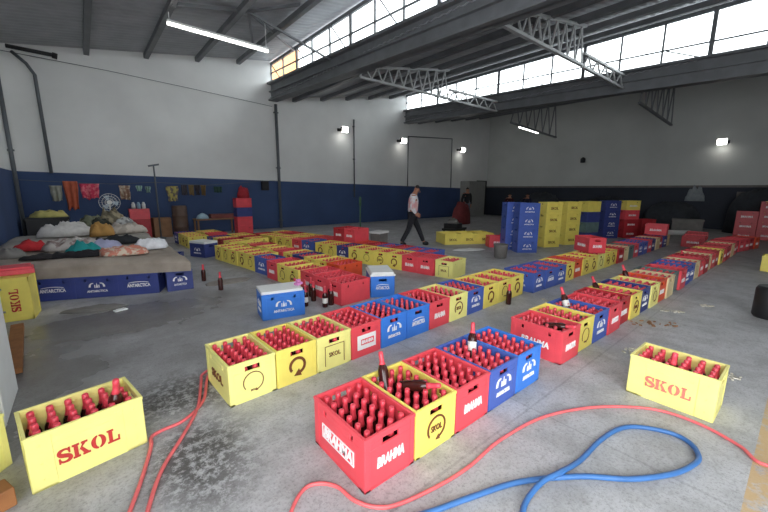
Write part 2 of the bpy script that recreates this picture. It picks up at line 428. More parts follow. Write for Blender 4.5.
def crate(u, v, rz, colour, label, group, prints=(), z=0., fill='far', divider=False, short=None, solid=False):
    o = empty('beer_crate', label, 'crate', (u, v, z), rz, group)
    link('shell', SHELL['solid' if solid else colour], o)
    if divider: link('bottle_divider', DIVID[colour], o)
    for p in prints:
        m = PR[p]; link(m.name.split('.')[0], m, o)
    if fill == 'far': far_fill((u, v), rz, z, len(CRATES))
    elif fill == 'near':
        rnd = random.Random(len(CRATES)); c, s = cos(rz), sin(rz)
        for i in range(4):
            for j in range(6):
                x = -.1595+.1595*2*(i+.5)/4 + rnd.uniform(-.0008,.0008); y = -.2395+.2395*2*(j+.5)/6 + rnd.uniform(-.0008,.0008)
                bottle((u+c*x-s*y, v+s*x+c*y, z+.02), 'red topped brown bottle in the ' + short, 'bottles in the ' + short)
    CRATES.append(o)
    return o
def marks(colour, k=0):
    if colour in ('red', 'dark red', 'orange red'): return ['brahma_end', 'brahma_side']
    if 'blue' in colour: return [['bluelogo_end','bluelogo_side'], ['bluetext_end','bluetext_side']][k % 2]
    if 'yellow' in colour: return [['swirl_end','dots_side'], ['circle_end','dots_side'], ['badge_end','dots_side']][k % 3]
    return []
def row(u0, v0, yaw, cols, desc, pitch=.361, along='u', fill='far', div=False, prints=None, rank=None, jit=.006):
    """crates side by side; along='u' runs to the far right wall, along='v' runs towards the camera"""
    out = []; cnt = {}
    rnd = random.Random(desc)
    for i, c in enumerate(cols):
        if c is None: continue
        s = (i + .5) * pitch
        jx = rnd.uniform(-jit, jit)*3
        if along == 'u':
            u, v, rz = u0 + s*cos(yaw) - (L_/2+jx)*sin(yaw), v0 + s*sin(yaw) + (L_/2+jx)*cos(yaw), yaw
        else:   # short ends face -u
            d = Vector((sin(yaw), -cos(yaw)));  nn = Vector((cos(yaw), sin(yaw)))
            p = Vector((u0, v0)) + d*s + nn*(L_/2+jx); u, v, rz = p.x, p.y, yaw - pi/2
        cnt[c] = cnt.get(c, 0) + 1
        tot = cols.count(c)
        lab = f"{c} crate, {'only ' + c + ' one' if tot == 1 else ordinal(cnt[c]) + ' ' + c + ' from ' + ('near' if along == 'u' else 'far left') + ' end'}, {desc}"
        pr = prints[i] if prints and i < len(prints) else marks(c, i)
        out.append(crate(u, v, rz + rnd.uniform(-.01,.01)*(jit>0), c, lab, 'bottle crates in the ' + desc, pr, fill=fill, divider=div))
    return out

Y, PY, R_, B_, BB, DB = 'yellow', 'pale yellow', 'red', 'blue', 'bright blue', 'dark blue'

# ---- foreground row of five
SHORT = ['nearest red crate of the foreground row', 'yellow crate of the foreground row', 'second red crate of the foreground row', 'darker blue crate of the foreground row', 'last, brighter blue crate of the foreground row']
fg = [(R_, 'red crate in the foreground row, nearest of all', ['brahma_end','label_side']),
      (Y, 'yellow crate with a ringed badge in the foreground row, against the nearest red crate', ['badge_end']),
      (R_, 'red crate between yellow and blue ones in the foreground row', ['brahma_end']),
      (B_, 'blue crate right behind the second red one in the foreground row', ['bluelogo_end']),
      (BB, 'brighter blue crate closing the far end of the foreground row', ['bluelogo_end'])]
for i, (c, lab, pr) in enumerate(fg):
    v = 1.26 + L_/2
    crate(.93 + .361*(i+.5), v, 0, c, lab, None, pr, fill='near', divider=True, short=SHORT[i])
# ---- two skol crates standing alone
def free_crate(corner, yaw, **k):
    """corner = near corner, long side running along the direction yaw+90"""
    c, s = cos(yaw), sin(yaw); x, y = W_/2, L_/2
    return crate(corner[0]+c*x-s*y, corner[1]+s*x+c*y, yaw, **k)
free_crate((.135, 2.418), 1.743, colour=PY, label='pale yellow crate standing alone by the red hose at the left, big red lettering', group=None, short='lettered pale yellow crate at the left', solid=True, prints=['skol_side'], fill='near', divider=True)
free_crate((3.088, .228), -.009, colour=PY, label='pale yellow crate standing alone on the right floor, faded red lettering', group=None, short='lettered pale yellow crate on the right floor', solid=True, prints=['faded_side'], fill='near', divider=True)

# ---- second row, behind the foreground one
A1 = [(PY, ['circle_end','dots_side']), (Y, ['swirl_end']), (PY, ['frame_end']), (R_, ['label_end']), (BB, ['bluelogo_end']), (BB, ['bluetext_end']),
      (R_, ['brahma_end']), (PY, ['badge_end']), (B_, ['bluelogo_end']), (Y, ['swirl_end']), (Y, ['circle_end']), (Y, ['swirl_end'])]
for a, b in ((0, 5), (5, 12)):
    cols = [c if a <= i < b else None for i, (c, _) in enumerate(A1)]
    full = [c for c, _ in A1]
    cnt = {}
    for i, (c, pr) in enumerate(A1):
        cnt[c] = cnt.get(c, 0) + 1
        if not a <= i < b: continue
        s = (i+.5)*.361; yaw = .0426
        lab = f"{c} crate, {'only' if full.count(c) == 1 else ordinal(cnt[c])} {c} one {'in' if full.count(c) == 1 else 'from near end of'} the row of twelve"
        crate(.636+s*cos(yaw)-L_/2*sin(yaw), 2.461+s*sin(yaw)+L_/2*cos(yaw), yaw, c, lab, 'bottle crates in the row of twelve', pr, fill='near' if b == 5 else 'far', divider=b == 5, short=f"{'only' if full.count(c) == 1 else ordinal(cnt[c])} {c} crate of the row of twelve")

# ---- long right row, runs to the far end
row(3.106, 1.268, -.018, [R_, Y, B_, R_, 'dark red', Y, DB, PY, 'orange red', 'cream', 'grey green', R_, B_, B_, 'cream', R_, 'dark red', 'cream', R_, 'dark red', Y, R_, 'dark red', R_, 'cream', R_, 'dark red'],
    'long right row')
# ---- row beyond the row of twelve
row(5.10, 2.56, 0, [B_, B_, B_, Y, 'orange red', Y, Y, PY, Y, Y, 'dark red', 'cream', 'grey green', R_, B_, B_, R_, DB, 'cream', 'dark red', DB, 'cream'],
    'row past the twelve')
crate(7.95, 2.86, -.65, R_, 'red crate set crosswise on top of yellow crates, empty', None, ['brahma_side','brahma_end'], z=.311, fill=None)
crate(12.75, 2.84, .1, R_, 'red crate on the dark crates at the far end of its row', None, ['brahma_side'], z=.311, fill=None)

# ---- field of crates on the left: rows whose short ends face the bed
row(2.12, 8.40, .123, [Y]*5, 'left front row', along='v')
def along(u0, v0, yaw, s, c, label, z=0., pr=None, fill='far', group=None, long=False):
    d = Vector((sin(yaw), -cos(yaw))); nn = Vector((cos(yaw), sin(yaw))); p = Vector((u0, v0)) + d*s + nn*((W_ if long else L_)/2)
    return crate(p.x, p.y, yaw if long else yaw - pi/2, c, label, group, pr if pr is not None else marks(c), z=z, fill=fill)
along(2.12, 8.40, .123, 2.08, B_, 'blue crate turned lengthwise between yellow and red ones in the left field', long=True, pr=['bluelogo_side'])
row(2.36, 6.02, .07, [R_, Y, Y, R_, R_, R_], 'row behind loose bottles', along='v')
row(2.74, 8.45, .11, [Y, R_, Y, Y, R_, Y, DB, Y, Y, 'orange red'], 'left second row', along='v')
row(1.92, 11.75, .05, [DB, Y, Y, Y], 'row nearest the blue wall', along='v')
row(2.40, 10.15, .1, [DB, Y, 'dark red', Y], 'row behind the cream lid', along='v')
row(2.50, 11.75, .06, [Y, Y, R_], 'second row from the wall', along='v')
row(2.96, 10.38, .1, [Y, Y, 'dark red', Y], 'left deep row', along='v')
row(3.58, 10.10, .2, ['dark red', Y, Y, Y, Y, R_, B_], "middle row's far half", along='v')
row(4.10, 7.44, .2, [Y, Y, 'dark blue', Y, Y, Y, Y, R_, R_], "middle row's near half", along='v', jit=.003)
along(4.10, 7.44, .2, 9.56*.361, PY, 'pale yellow crate closing the near end of the middle row', pr=['frame_end','dots_side'])
row(4.15, 10.22, .2, [Y, R_, 'dark red', Y, Y, 'orange red', R_], "back row's far half", along='v')
row(4.68, 7.58, .2, [R_, R_, 'orange red', 'dark red', B_, 'dark red', B_, B_], "back row's near half", along='v')
along(4.68, 7.58, .2, .2, 'dark red', 'dark red crate raised on the back row, left one of two', z=.3115, fill=None)
along(4.68, 7.58, .2, .57, R_, 'bright red crate raised on the back row, right one of two', z=.3115, fill=None)

# crates with lids
def lidded(u, v, rz, c, label, lidlabel, prints, lid):
    crate(u, v, rz, c, label, None, prints, fill=None)
    bm = bmesh.new(); lid(bm)
    single('foam_lid' if 'foam' in lidlabel else 'white_board', bm, M_WHITE, lidlabel, 'lid', None, (u, v, .3105), rz, bevel=.004)
lidded(1.755, 4.105, 1.37, BB, 'blue crate with a white board on it, alone before the loose bottles', 'white board lying over the lone blue crate', ['bluelogo_side','bluelogo_endback'], lambda bm: box(bm, -.165, .18, -.24, .255, 0, .035))
lidded(3.32, 4.06, -.52, BB, 'blue crate with a thick foam lid, between red crates and the second row', 'thick white foam lid on the blue crate by the red ones', ['bluetext_end','bluelogo_side'], lambda bm: (box(bm, -.185, .185, -.265, .265, 0, .03), box(bm, -.165, .165, -.245, .245, .03, .06)))
lidded(2.03, 8.95, .42, DB, 'dark blue crate with a cream lid, at the far left field', 'cream foam lid on the dark blue crate in the far left field', ['bluelogo_side'], lambda bm: box(bm, -.17, .18, -.25, .26, 0, .05))
bm = bmesh.new(); box(bm, -.05, .05, -.035, .035, 0, .03); box(bm, -.03, .03, -.02, .02, .03, .07)
single('pink_sponge', bm, mat('pink_foam', rgb(222, 140, 200), .8, var=.1), 'small pink sponge on the white board of the blue crate', 'sponge', None, (1.98, 4.06, .346), .4, bevel=.006)

# stacked crates
def stack(u, v, rz, cols, desc, prints, fill=None):
    n = len(cols)
    for i, c in enumerate(cols):
        pos = 'topmost' if i == n-1 else 'lowest' if i == 0 else ordinal(i+1) + ' up'
        crate(u, v, rz, c, f"{c} crate, {pos} in {desc}", 'crates in the ' + desc, prints if c != 'cream' else [], z=i*.3105, fill=fill)
LS = ['bluelogo_side', 'bluelogo_end']
stack(8.56, 4.62, .92, [B_, B_, B_, B_], 'nearest tall blue stack', LS)
stack(8.74, 5.08, .92, [B_, B_, B_, B_], 'blue stack behind the nearest blue one', LS)
stack(9.93, 4.68, 1.15, [Y]*4, 'yellow stack beside the blue stack', ['dots_side'])
stack(10.86, 4.55, 1.2, [Y]*4, 'second yellow stack, right of the first', ['dots_side'])
stack(11.78, 4.36, 1.2, [DB, 'grey green', DB, Y], 'stack with a yellow crate over dark ones', [])
stack(13.5, 4.36, .9, [DB]*4, 'dark blue stack right of the yellow stacks', LS)
stack(14.1, 3.98, 1.0, ['dark red', 'dark red', R_, Y], 'red stack with a yellow crate on top', ['brahma_side'])
stack(14.65, 3.62, 1.0, ['dark red', 'dark red'], 'short red stack behind the long rows', ['brahma_side'])
stack(10.30, .36, 0, [Y], 'right edge of the picture, yellow crate alone on the floor', ['dots_side']) if False else crate(10.34, .25, .0, Y, 'yellow crate alone on the floor at the right edge', None, ['swirl_end','dots_side'], fill=None)
stack(17.8, .80, 0, [Y]*4, 'dim yellow stack at the right edge', ['dots_side'])
# yellow crates lying together on the far floor
for i in range(3):
    crate(8.12+.458*i, 6.66-.233*i, 1.10, Y, f"yellow crate, {ordinal(i+1)} from the left of the low block past the walking person", 'low yellow block', ['dots_side'] if i else ['dots_side', 'swirl_end'], fill=None)
    crate(8.29+.458*i, 6.985-.233*i, 1.10, Y, f"yellow crate, {ordinal(i+1)} from the left in the low block's rear past the walking person", 'low yellow block', [], fill=None)
crate(8.75, 5.55, .9, R_, 'red crate on the floor left of the front blue stack', None, ['brahma_side'], fill=None)
crate(9.45, 5.55, .9, 'dark red', 'dark red crate on the floor behind the low yellow block', None, ['brahma_side'], fill=None)
# end of the long row: crates by the dark wall
row(12.95, 1.10, -.18, [R_, R_, 'dark red', 'orange red'], 'short row ending the long one')
row(13.05, 1.78, .1, ['dark red', R_, 'dark red', 'dark red', R_], 'red row by the dark wall')
for i, (u, v, n) in enumerate(((16.6, 1.35, 3), (17.1, .86, 4))):
    stack(u, v, .1, ['dark red']*n, ['dim red stack beyond the long row end', 'dim red stack before the yellow one'][i], ['brahma_side'])

# loose bottles
def upright(q, lab, group=None, z=0., paper=False): return bottle((q[0], q[1], z), lab, group, paper=paper)
for i, q in enumerate([(2.13,4.17),(2.32,4.3),(2.31,3.97),(2.48,4.11),(2.26,4.44),(2.40,4.52),(2.20,4.62),(2.42,4.0)]):
    upright(q, 'brown bottle on the floor in the cluster before the red crates', 'bottles on the floor before the red crates', paper=i % 2 == 0)
upright((1.48, 5.69), 'dark bottle standing alone on the wet floor right of the bed')
upright((4.33, 2.50), 'dark bottle on the floor against the yellow crates ending the row of twelve')
upright((1.42, 6.45), 'dark bottle standing on the floor beside the corner of the bed')
def lean(q, z, rx, ry, lab, paper=False): return bottle((q[0], q[1], z), lab, None, (rx, ry, 0), paper)
lean((1.40, 1.64), .19, -.45, .2, 'bottle tilted on top of others in the foreground yellow crate, left one')
lean((1.47, 1.58), .262, 1.1, .9, 'bottle lying neck up over others in the foreground yellow crate, right one')
lean((2.27, 1.60), .20, -.25, .35, 'bottle with a white label sticking out of the foreground blue crate', True)
lean((3.27, 1.50), .256, 1.3, .6, 'bottle lying on others in the nearest red crate of the long right row')
lean((4.05, 1.60), .20, -.45, .2, 'bottle sticking out of the first blue crate of the long right row', True)
lean((5.02, 1.62), .18, -.5, .3, 'bottle tilted out of the yellow crate halfway along the long right row')
lean((6.15, 1.62), .18, -.4, .1, 'bottle sticking up from the orange red crate of the long right row')
lean((9.0, 1.5), .12, -.2, .1, 'bottle standing up over red crates far along the long right row')
lean((.0, 2.50), .155, .12, .1, 'bottle standing higher than the rest in the pale yellow crate at the left')
lean((3.17, .50), .11, .05, -.1, 'bottle standing higher than the rest in the pale yellow crate on the right floor')
fo = link('far_bottles', mesh('far_bottles', FAR, [M_AMBER, M_FOIL]))
tag(fo, 'red capped bottles filling all the crates farther back in the hall', 'bottles', None, 'stuff')

# ------------------------------------------------------------------ hoses
def hose(pts, r, m, label, z=None):
    bm = bmesh.new(); tube(bm, spline([(p[0], p[1], p[2] if len(p) > 2 else r) for p in pts], 7), r, 8)
    return single('water_hose', bm, m, label, 'hose')
hose([(3.3,-.6),(3.05,-.3),(2.81,-.04),(2.91,.08),(2.99,.27),(2.97,.49),(2.80,.69),(2.55,.86),(2.22,.99),(1.82,1.04),(1.5,1.03),(1.27,1.05),(1.03,1.1),(.93,1.16),(.87,1.26),(.85,1.38),(.79,1.46),(.71,1.48),(.6,1.4),(.5,1.25),(.4,.9)], .010, M_HOSE_R, 'long red hose curving across the floor in front of the foreground row')
hose([(1.1,3.13),(.8,3.11),(.66,3.05),(.605,2.95),(.51,2.66),(.36,2.50),(.22,2.47),(.162,2.44),(.15,2.36),(.13,2.28),(.07,2.08),(0,1.88),(-.1,1.6)], .011, M_HOSE_R, 'red hose touching the corner of the left pale yellow crate')
hose([(1.1,3.17),(.78,3.16),(.61,3.08),(.562,2.95),(.46,2.60),(.32,2.34),(.17,2.10),(.08,1.87),(.0,1.6)], .011, M_HOSE_R, 'red hose running straight towards the camera beside the other left hose')
hose([(.9,1.06),(1.11,.97),(1.32,.90),(1.61,.79),(1.89,.60,.02),(2.09,.42),(2.3,.29),(2.47,.23),(2.59,.22),(2.70,.28),(2.72,.38),(2.64,.52),(2.52,.60),(2.30,.64),(2.02,.65),(1.80,.67,.046),(1.66,.70,.046),(1.5,.70,.02),(1.38,.64),(1.25,.5)], .0145, M_HOSE_B, 'blue hose looped on the floor right of the foreground row')

# ------------------------------------------------------------------ building
U0, U1, U2, U3, VB, VF = -1.3, 6.0, 13.02, 20.3, 13.87, -4.0
bm = bmesh.new(); vs = [bm.verts.new(p) for p in ((U0-.2,VF-4,0),(U3+.2,VF-4,0),(U3+.2,VB+.2,0),(U0-.2,VB+.2,0))]; bm.faces.new(vs); box(bm, U0-.2, U3+.2, VF-4, VB+.2, -.2, -.01)
structure('floor', bm, M_FLOOR)
BAYS = [(U0, 5.15, U1, 6.28), (U1, 4.98, U2, 6.24), (U2, 4.98, U3, 6.2)]
def prof_wall(name, y0, y1, m, holes=()):
    bm = bmesh.new()
    for a, za, b, zb in BAYS:
        cuts = sorted({a, b} | {h for q in holes for h in q[:2] if a < h < b})
        for c, d in zip(cuts, cuts[1:]):
            zc, zd = za+(zb-za)*(c-a)/(b-a), za+(zb-za)*(d-a)/(b-a)
            zb0 = max([q[2] for q in holes if q[0] <= (c+d)/2 <= q[1]] + [0])
            v = [bm.verts.new(p) for y in (y0, y1) for p in ((c,y,zb0),(d,y,zb0),(d,y,zd),(c,y,zc))]
            for q in ((0,1,2,3),(7,6,5,4),(0,4,5,1),(1,5,6,2),(2,6,7,3),(3,7,4,0)): bm.faces.new([v[i] for i in q])
    return structure(name, bm, m)
prof_wall('wall_back', VB, VB+.2, M_BACK)
prof_wall('wall_front', VF-.2, VF, M_RIGHT, holes=[(U0+.3, 1.7, 4.6)])
bm = bmesh.new(); box(bm, U0-.2, U0, .5, VB, 0, 5.15); box(bm, U0-.2, U0, VF, .5, 3.9, 5.15); box(bm, U0-.2, U0, VF, -3.6, 0, 3.9)
structure('wall_left', bm, M_LEFT)
bm = bmesh.new(); box(bm, U3, U3+.2, VF, VB, 0, 6.2); structure('wall_right', bm, M_RIGHT)
bm = bmesh.new(); box(bm, U3-.05, U3, VF, VB, 1.73, 1.82); structure('trim_right', bm, M_GREY)
# corrugated roof sheets
bm = bmesh.new()
def sheet(a, za, b, zb):
    ny = int((VB+.1 - VF)/.05); low = []; 
    for i in range(ny+1):
        y = VF + (VB+.1-VF)*i/ny; dz = .022*[0, 1, 1, 0][i % 4]
        low.append([bm.verts.new((a, y, za+dz)), bm.verts.new((b, y, zb+dz)), bm.verts.new((b, y, zb+dz+.01)), bm.verts.new((a, y, za+dz+.01))])
    for p, q in zip(low, low[1:]):
        for k in range(4): bm.faces.new((p[k], q[k], q[(k+1) % 4], p[(k+1) % 4]))
for a, za, b, zb in BAYS: sheet(a-.1, za-.02, b+.25, zb+.03)
structure('ceiling', bm, M_ROOF)
# purlins, one thing each would be the frame's own members: each is fixed in the roof frame
k = 0
for bi, (a, za, b, zb) in enumerate(BAYS):
    us = [.5-.0, 1.95, 3.4, 4.75] if bi == 0 else [a + (b-a)*f for f in (.12, .30, .48, .66, .84)]
    for u in us:
        k += 1; z = za+(zb-za)*(u-a)/(b-a) - .02
        bm = bmesh.new(); box(bm, u-.035, u+.035, VF, VB, z-.14, z-.02); box(bm, u-.035, u+.09, VF, VB, z-.155, z-.14)
        structure(f'trim_{k}', bm, M_STEEL)
# gutter beams
def zlo(v): return 4.30 + .04*v
for bi, u in enumerate((U1, U2)):
    k += 1; bm = bmesh.new()
    def slant(x0, x1, h0, h1):
        v = [bm.verts.new(p) for y in (VF, VB) for p in ((x0,y,zlo(y)+h0),(x1,y,zlo(y)+h0),(x1,y,zlo(y)+h1),(x0,y,zlo(y)+h1))]
        for q in ((0,1,2,3),(7,6,5,4),(0,4,5,1),(1,5,6,2),(2,6,7,3),(3,7,4,0)): bm.faces.new([v[i] for i in q])
    slant(u-.05, u+.05, .0, .62); slant(u-.17, u+.17, 0, .05); slant(u-.14, u+.14, .3, .34); slant(u-.2, u+.1, .57, .64)
    structure(f'trim_{k}', bm, M_STEEL)
# clerestory glazing
for bi, u in enumerate((U1, U2)):
    w = bpy.data.objects.new(f'window_{bi+1}', None); COL.objects.link(w); w['kind'] = 'structure'
    bm = bmesh.new(); top = 6.17
    n = 17; 
    for i in range(n+1):
        v = VF + (VB-VF)*i/n; bar(bm, (u, v, zlo(v)+.6), (u, v, top), .05 if i % 3 else .1, .05)
    bar(bm, (u, VF, top), (u, VB, top), .07, .1)
    bar(bm, (u, VF, zlo(VF)+1.0), (u, VB, zlo(VB)+1.0), .04, .04)
    rnd = random.Random(3+bi)
    for i in range(n):
        v0 = VF+(VB-VF)*i/n; d = (VB-VF)/n
        if i % 2 == 0: bar(bm, (u-.06, v0+.1*d, zlo(v0)+.62), (u-.06, v0+.9*d, zlo(v0)+1.0 if bi else top), .03, .03)
    part('frame', bm, M_STEEL, w)
    bm = bmesh.new(); v = [bm.verts.new(p) for x in (u+.01, u+.016) for p in ((x,VF,zlo(VF)+.6),(x,VB,zlo(VB)+.6),(x,VB,top),(x,VF,top))]
    for q in ((0,1,2,3),(7,6,5,4),(0,4,5,1),(1,5,6,2),(2,6,7,3),(3,7,4,0)): bm.faces.new([v[i] for i in q])
    part('pane', bm, M_PANE, w)
# lattice trusses
def truss(name, u0, z0, u1, z1, v, zb0, zb1, n, label, m=M_STEEL2):
    o = empty(name, label, 'roof truss', ((u0+u1)/2, v, 0)); X = (u0+u1)/2
    bm = bmesh.new(); bar(bm, (u0-X, 0, z0), (u1-X, 0, z1), .08, .06); part('top_chord', bm, m, o)
    bm = bmesh.new(); bar(bm, (u0-X, 0, zb0), (u1-X, 0, zb1), .08, .06); part('bottom_chord', bm, m, o)
    bm = bmesh.new()
    for i in range(n):
        f0, f1, fm = i/n, (i+1)/n, (i+.5)/n
        P = lambda f, top: (u0+(u1-u0)*f-X, 0, (z0+(z1-z0)*f) if top else (zb0+(zb1-zb0)*f))
        bar(bm, P(f0, 0), P(fm, 1), .035); bar(bm, P(fm, 1), P(f1, 0), .035)
    part('web', bm, m, o)
    return o
for v, w in ((4.2, 'nearer'), (8.5, 'farther')):
    truss('lattice_truss', U1+.2, 5.0-.16, U1+3.9, 5.0+.5, v, 4.58, 4.62, 9, f'pale lattice truss under the middle roof bay, {w} one')
    truss('tie_truss', U1+3.95, 4.9, U2-.2, 4.95, v, 4.60, 4.60, 5, f'thin lattice end reaching the right gutter beam, {w} one')
    truss('hanging_truss', U2+.3, 5.0, U2+4.2, 5.5, v-.35, 4.2, 4.0, 6, f'dark truss bracket hanging past the right gutter beam, {w} one', M_STEEL)
# braces in the first bay
bm = bmesh.new(); bar(bm, (3.65,9.64,5.85), (4.54,11.76,5.9), .06); bar(bm, (3.65,9.64,5.85), (5.9,11.8,6.1), .06); bar(bm, (3.65,9.64,5.85), (4.62,8.78,6.0), .06); bar(bm, (3.65,9.64,5.85), (1.95,9.6,5.5), .07); bar(bm, (3.65,9.64,5.85),(5.9,9.5,5.2),.05)
single('roof_brace', bm, M_STEEL, 'dark steel brace fanning out under the left roof near the lit window band', 'roof brace')
# columns and pipes on the back wall
def column(u, v, z0, z1, r, label, m=M_PIPE, cat='pipe', name='wall_pipe'):
    bm = bmesh.new(); tube(bm, [(0,0,z0),(0,0,z1)], r, 8)
    for z in (z0+.3, (z0+z1)/2, z1-.3): box(bm, -r*1.5, r*1.5, -r*.4, .06, z-.02, z+.02)
    return single(name, bm, m, label, cat, None, (u, v, 0))
column(6.08, 13.8, 0, 4.75, .06, 'tall grey downpipe on the back wall under the first gutter beam')
column(9.75, 13.82, 1.2, 4.65, .03, 'thin grey conduit halfway along the lit back wall')
column(-1.24, 12.9, 0, 4.9, .045, 'dark pipe running up the left wall near its corner')
bm = bmesh.new(); tube(bm, [(-1.0,13.82,5.0),(-.75,13.8,4.75),(-.62,13.8,4.5),(-.60,13.8,1.95)], .04, 8)
single('wall_pipe', bm, M_PIPE, 'bent grey pipe down the back wall close to the left corner', 'pipe')
bm = bmesh.new(); tube(bm, [(13.15,13.82,1.7),(13.15,13.82,4.25),(16.6,13.82,4.45),(16.65,13.82,1.7)], .03, 6)
single('wall_conduit', bm, M_PIPE, 'thin conduit bent into a square arch on the shaded back wall', 'pipe')
bm = bmesh.new(); box(bm, -.14, .14, -.1, 0, -.18, .18); box(bm, -.11, .11, -.115, -.1, -.14, .14)
single('switch_box', bm, M_BLACK, 'dark switch box on the blue dado beside the downpipe', 'switch box', None, (5.5, VB, 1.68), bevel=.006)
bm = bmesh.new(); tube(bm, [(-1.05,13.4,5.0),(-.2,13.3,4.95)], .05, 8); tube(bm, [(-.2,13.3,4.95),(-.1,13.3,4.93)], .075, 8)
single('roof_pipe', bm, M_BLACK, 'short dark pipe poking out below the roof in the left corner', 'pipe')
bm = bmesh.new(); tube(bm, [(U0+.05, 13.84, 4.98),(1.0,13.84,4.93),(3.2,13.84,4.82),(5.95,13.84,4.66)], .008, 6)
single('wall_cable', bm, M_PIPE, 'cable sagging across the top of the white back wall', 'cable')
# pier and doorway in the far corner
bm = bmesh.new(); box(bm, 17.6, 19.2, 13.2, VB, 0, 2.1); structure('trim_40', bm, mat('grey_plaster_pier', rgb(150, 150, 146), .8, var=.08))
bm = bmesh.new(); box(bm, 19.25, 20.1, 13.80, 13.86, 0, 2.1); box(bm, 19.2, 19.27, 13.76, 13.87, 0, 2.15); box(bm, 20.08, 20.15, 13.76, 13.87, 0, 2.15); box(bm, 19.2, 20.15, 13.76, 13.87, 2.1, 2.17); structure('door_1', bm, M_BLACK)

# lamps
def fluoro(p0, p1, label):
    o = empty('tube_lamp', label, 'lamp', p0); d = Vector(p1) - Vector(p0)
    bm = bmesh.new(); bar(bm, (0,0,.075), d+Vector((0,0,.075)), .09, .05)
    for f, hh in ((.02, .42), (.98, .78 if d.x > 1 else .3)): bar(bm, d*f+Vector((0,0,.1)), d*f+Vector((0,0,hh)), .012)
    part('housing', bm, M_WHITE, o)
    bm = bmesh.new(); tube(bm, [(0,0,.02), d+Vector((0,0,.02))], .032, 10); q = part('tube', bm, M_TUBE, o); q['label'] = 'glowing white tube'
fluoro((1.91, 10, 5.21), (4.26, 10, 5.16), 'long lit fluorescent tube hung below the left roof')
fluoro((16, 9.35, 4.45), (16, 8.4, 4.08), 'short lit tube hung under the right roof bay')
def flood(loc, rz, label):
    o = empty('flood_lamp', label, 'lamp', loc, rz)
    bm = bmesh.new(); box(bm, -.16, .16, -.14, .0, -.1, .1); bar(bm, (-.18,0,0), (-.18,.18,0), .03); bar(bm, (.18,0,0), (.18,.18,0), .03); box(bm, -.2, .2, .16, .2, -.06, .06); part('housing', bm, M_BLACK, o, .004)
    bm = bmesh.new(); box(bm, -.15, .15, -.15, -.141, -.1, .1); box(bm, -.13, .13, -.14, -.01, -.115, -.1); q = part('lamp_face', bm, M_LAMP, o); q['label'] = 'lit white face'
flood((9.09, 13.67, 4.13), 0, 'lit flood lamp on the bright back wall beside the thin conduit')
flood((12.6, 13.67, 3.97), 0, 'lit flood lamp on the back wall just left of the second gutter beam')
flood((17.3, 13.67, 3.88), 0, 'lit flood lamp on the shaded back wall above the far corner')
flood((20.1, 2.73, 3.54), -pi/2, 'lit flood lamp on the right wall')
bm = bmesh.new(); lathe(bm, [(.05,-.16),(.12,-.14),(.12,.05),(.04,.12)], 12); bar(bm, (0,0,0), (.2,0,.08), .03)
single('siren', bm, M_BLACK, 'small dark siren fixed on the right wall above the stacks', 'siren', None, (20.1, 8.0, 3.15))

# ------------------------------------------------------------------ makeshift bed at the left
yawb = -.365
c, s = cos(yawb), sin(yawb)
def bed(x, y): return (-.61 + c*x - s*y, 6.6 + s*x + c*y)
for r in range(3):
    for i in range(3 if r else 3):
        if r and i < 2 and r == 1: continue
        p = bed(.155 + .508*i, W_/2 + .01 + r*.80)
        where = ['left', 'middle', 'right'][i]
        crate(p[0], p[1], yawb + pi/2, DB, f"blue crate under the bed, {where} one {'in front' if r == 0 else 'at the side, second back' if r == 1 else 'at the back'}", 'crates under the bed', ['bluetext_end'] if i == 1 and False else [['bluetext_side','bluelogo_side','bluetext_side'][i]], fill=None)
def flip_prints(): pass
p = (.80 + W_/2*cos(-.08) + .02, 6.06 + L_/2 - .0)
crate(p[0]+.03, p[1], -.08, DB, 'blue crate at the right end of the bed, end towards the camera', None, ['bluelogo_end'], fill=None)
def slab(name, quad, z0, z1, m, label, cat, seed=0, rough=.012, n=22):
    """soft mattress over four corner points"""
    bm = bmesh.new(); Q = [Vector((*q, 0)) for q in quad]; rows = []
    def P(a, b): return (Q[0]*(1-a)+Q[1]*a)*(1-b) + (Q[3]*(1-a)+Q[2]*a)*b
    top = []; bot = []
    for i in range(n+1):
        ra = []; rb = []
        for j in range(n+1):
            a, b = i/n, j/n; q = P(a, b); e = min(a, 1-a, b, 1-b)*n
            h = z1 + rough*noise.noise(q*2.6+Vector((seed,0,0)))*2 - (.07 if e < .5 else .015 if e < 1.5 else 0)
            ra.append(bm.verts.new((q.x, q.y, h))); rb.append(bm.verts.new((q.x, q.y, z0)))
        top.append(ra); bot.append(rb)
    for i in range(n):
        for j in range(n):
            f = bm.faces.new((top[i][j], top[i+1][j], top[i+1][j+1], top[i][j+1])); f.smooth = True
            bm.faces.new((bot[i][j], bot[i][j+1], bot[i+1][j+1], bot[i+1][j]))
    for i in range(n):
        for A, B in (((i,0),(i+1,0)), ((i+1,n),(i,n)), ((0,i+1),(0,i)), ((n,i),(n,i+1))):
            bm.faces.new((bot[A[0]][A[1]], bot[B[0]][B[1]], top[B[0]][B[1]], top[A[0]][A[1]]))
    return single(name, bm, m, label, cat)
slab('mattress', [(-1.2,6.84),(1.14,5.92),(1.16,8.3),(-1.2,8.5)], .312, .53, M_MATTRESS, 'grey brown mattress on the blue crates, nearer layer of the bed', 'mattress', 1)
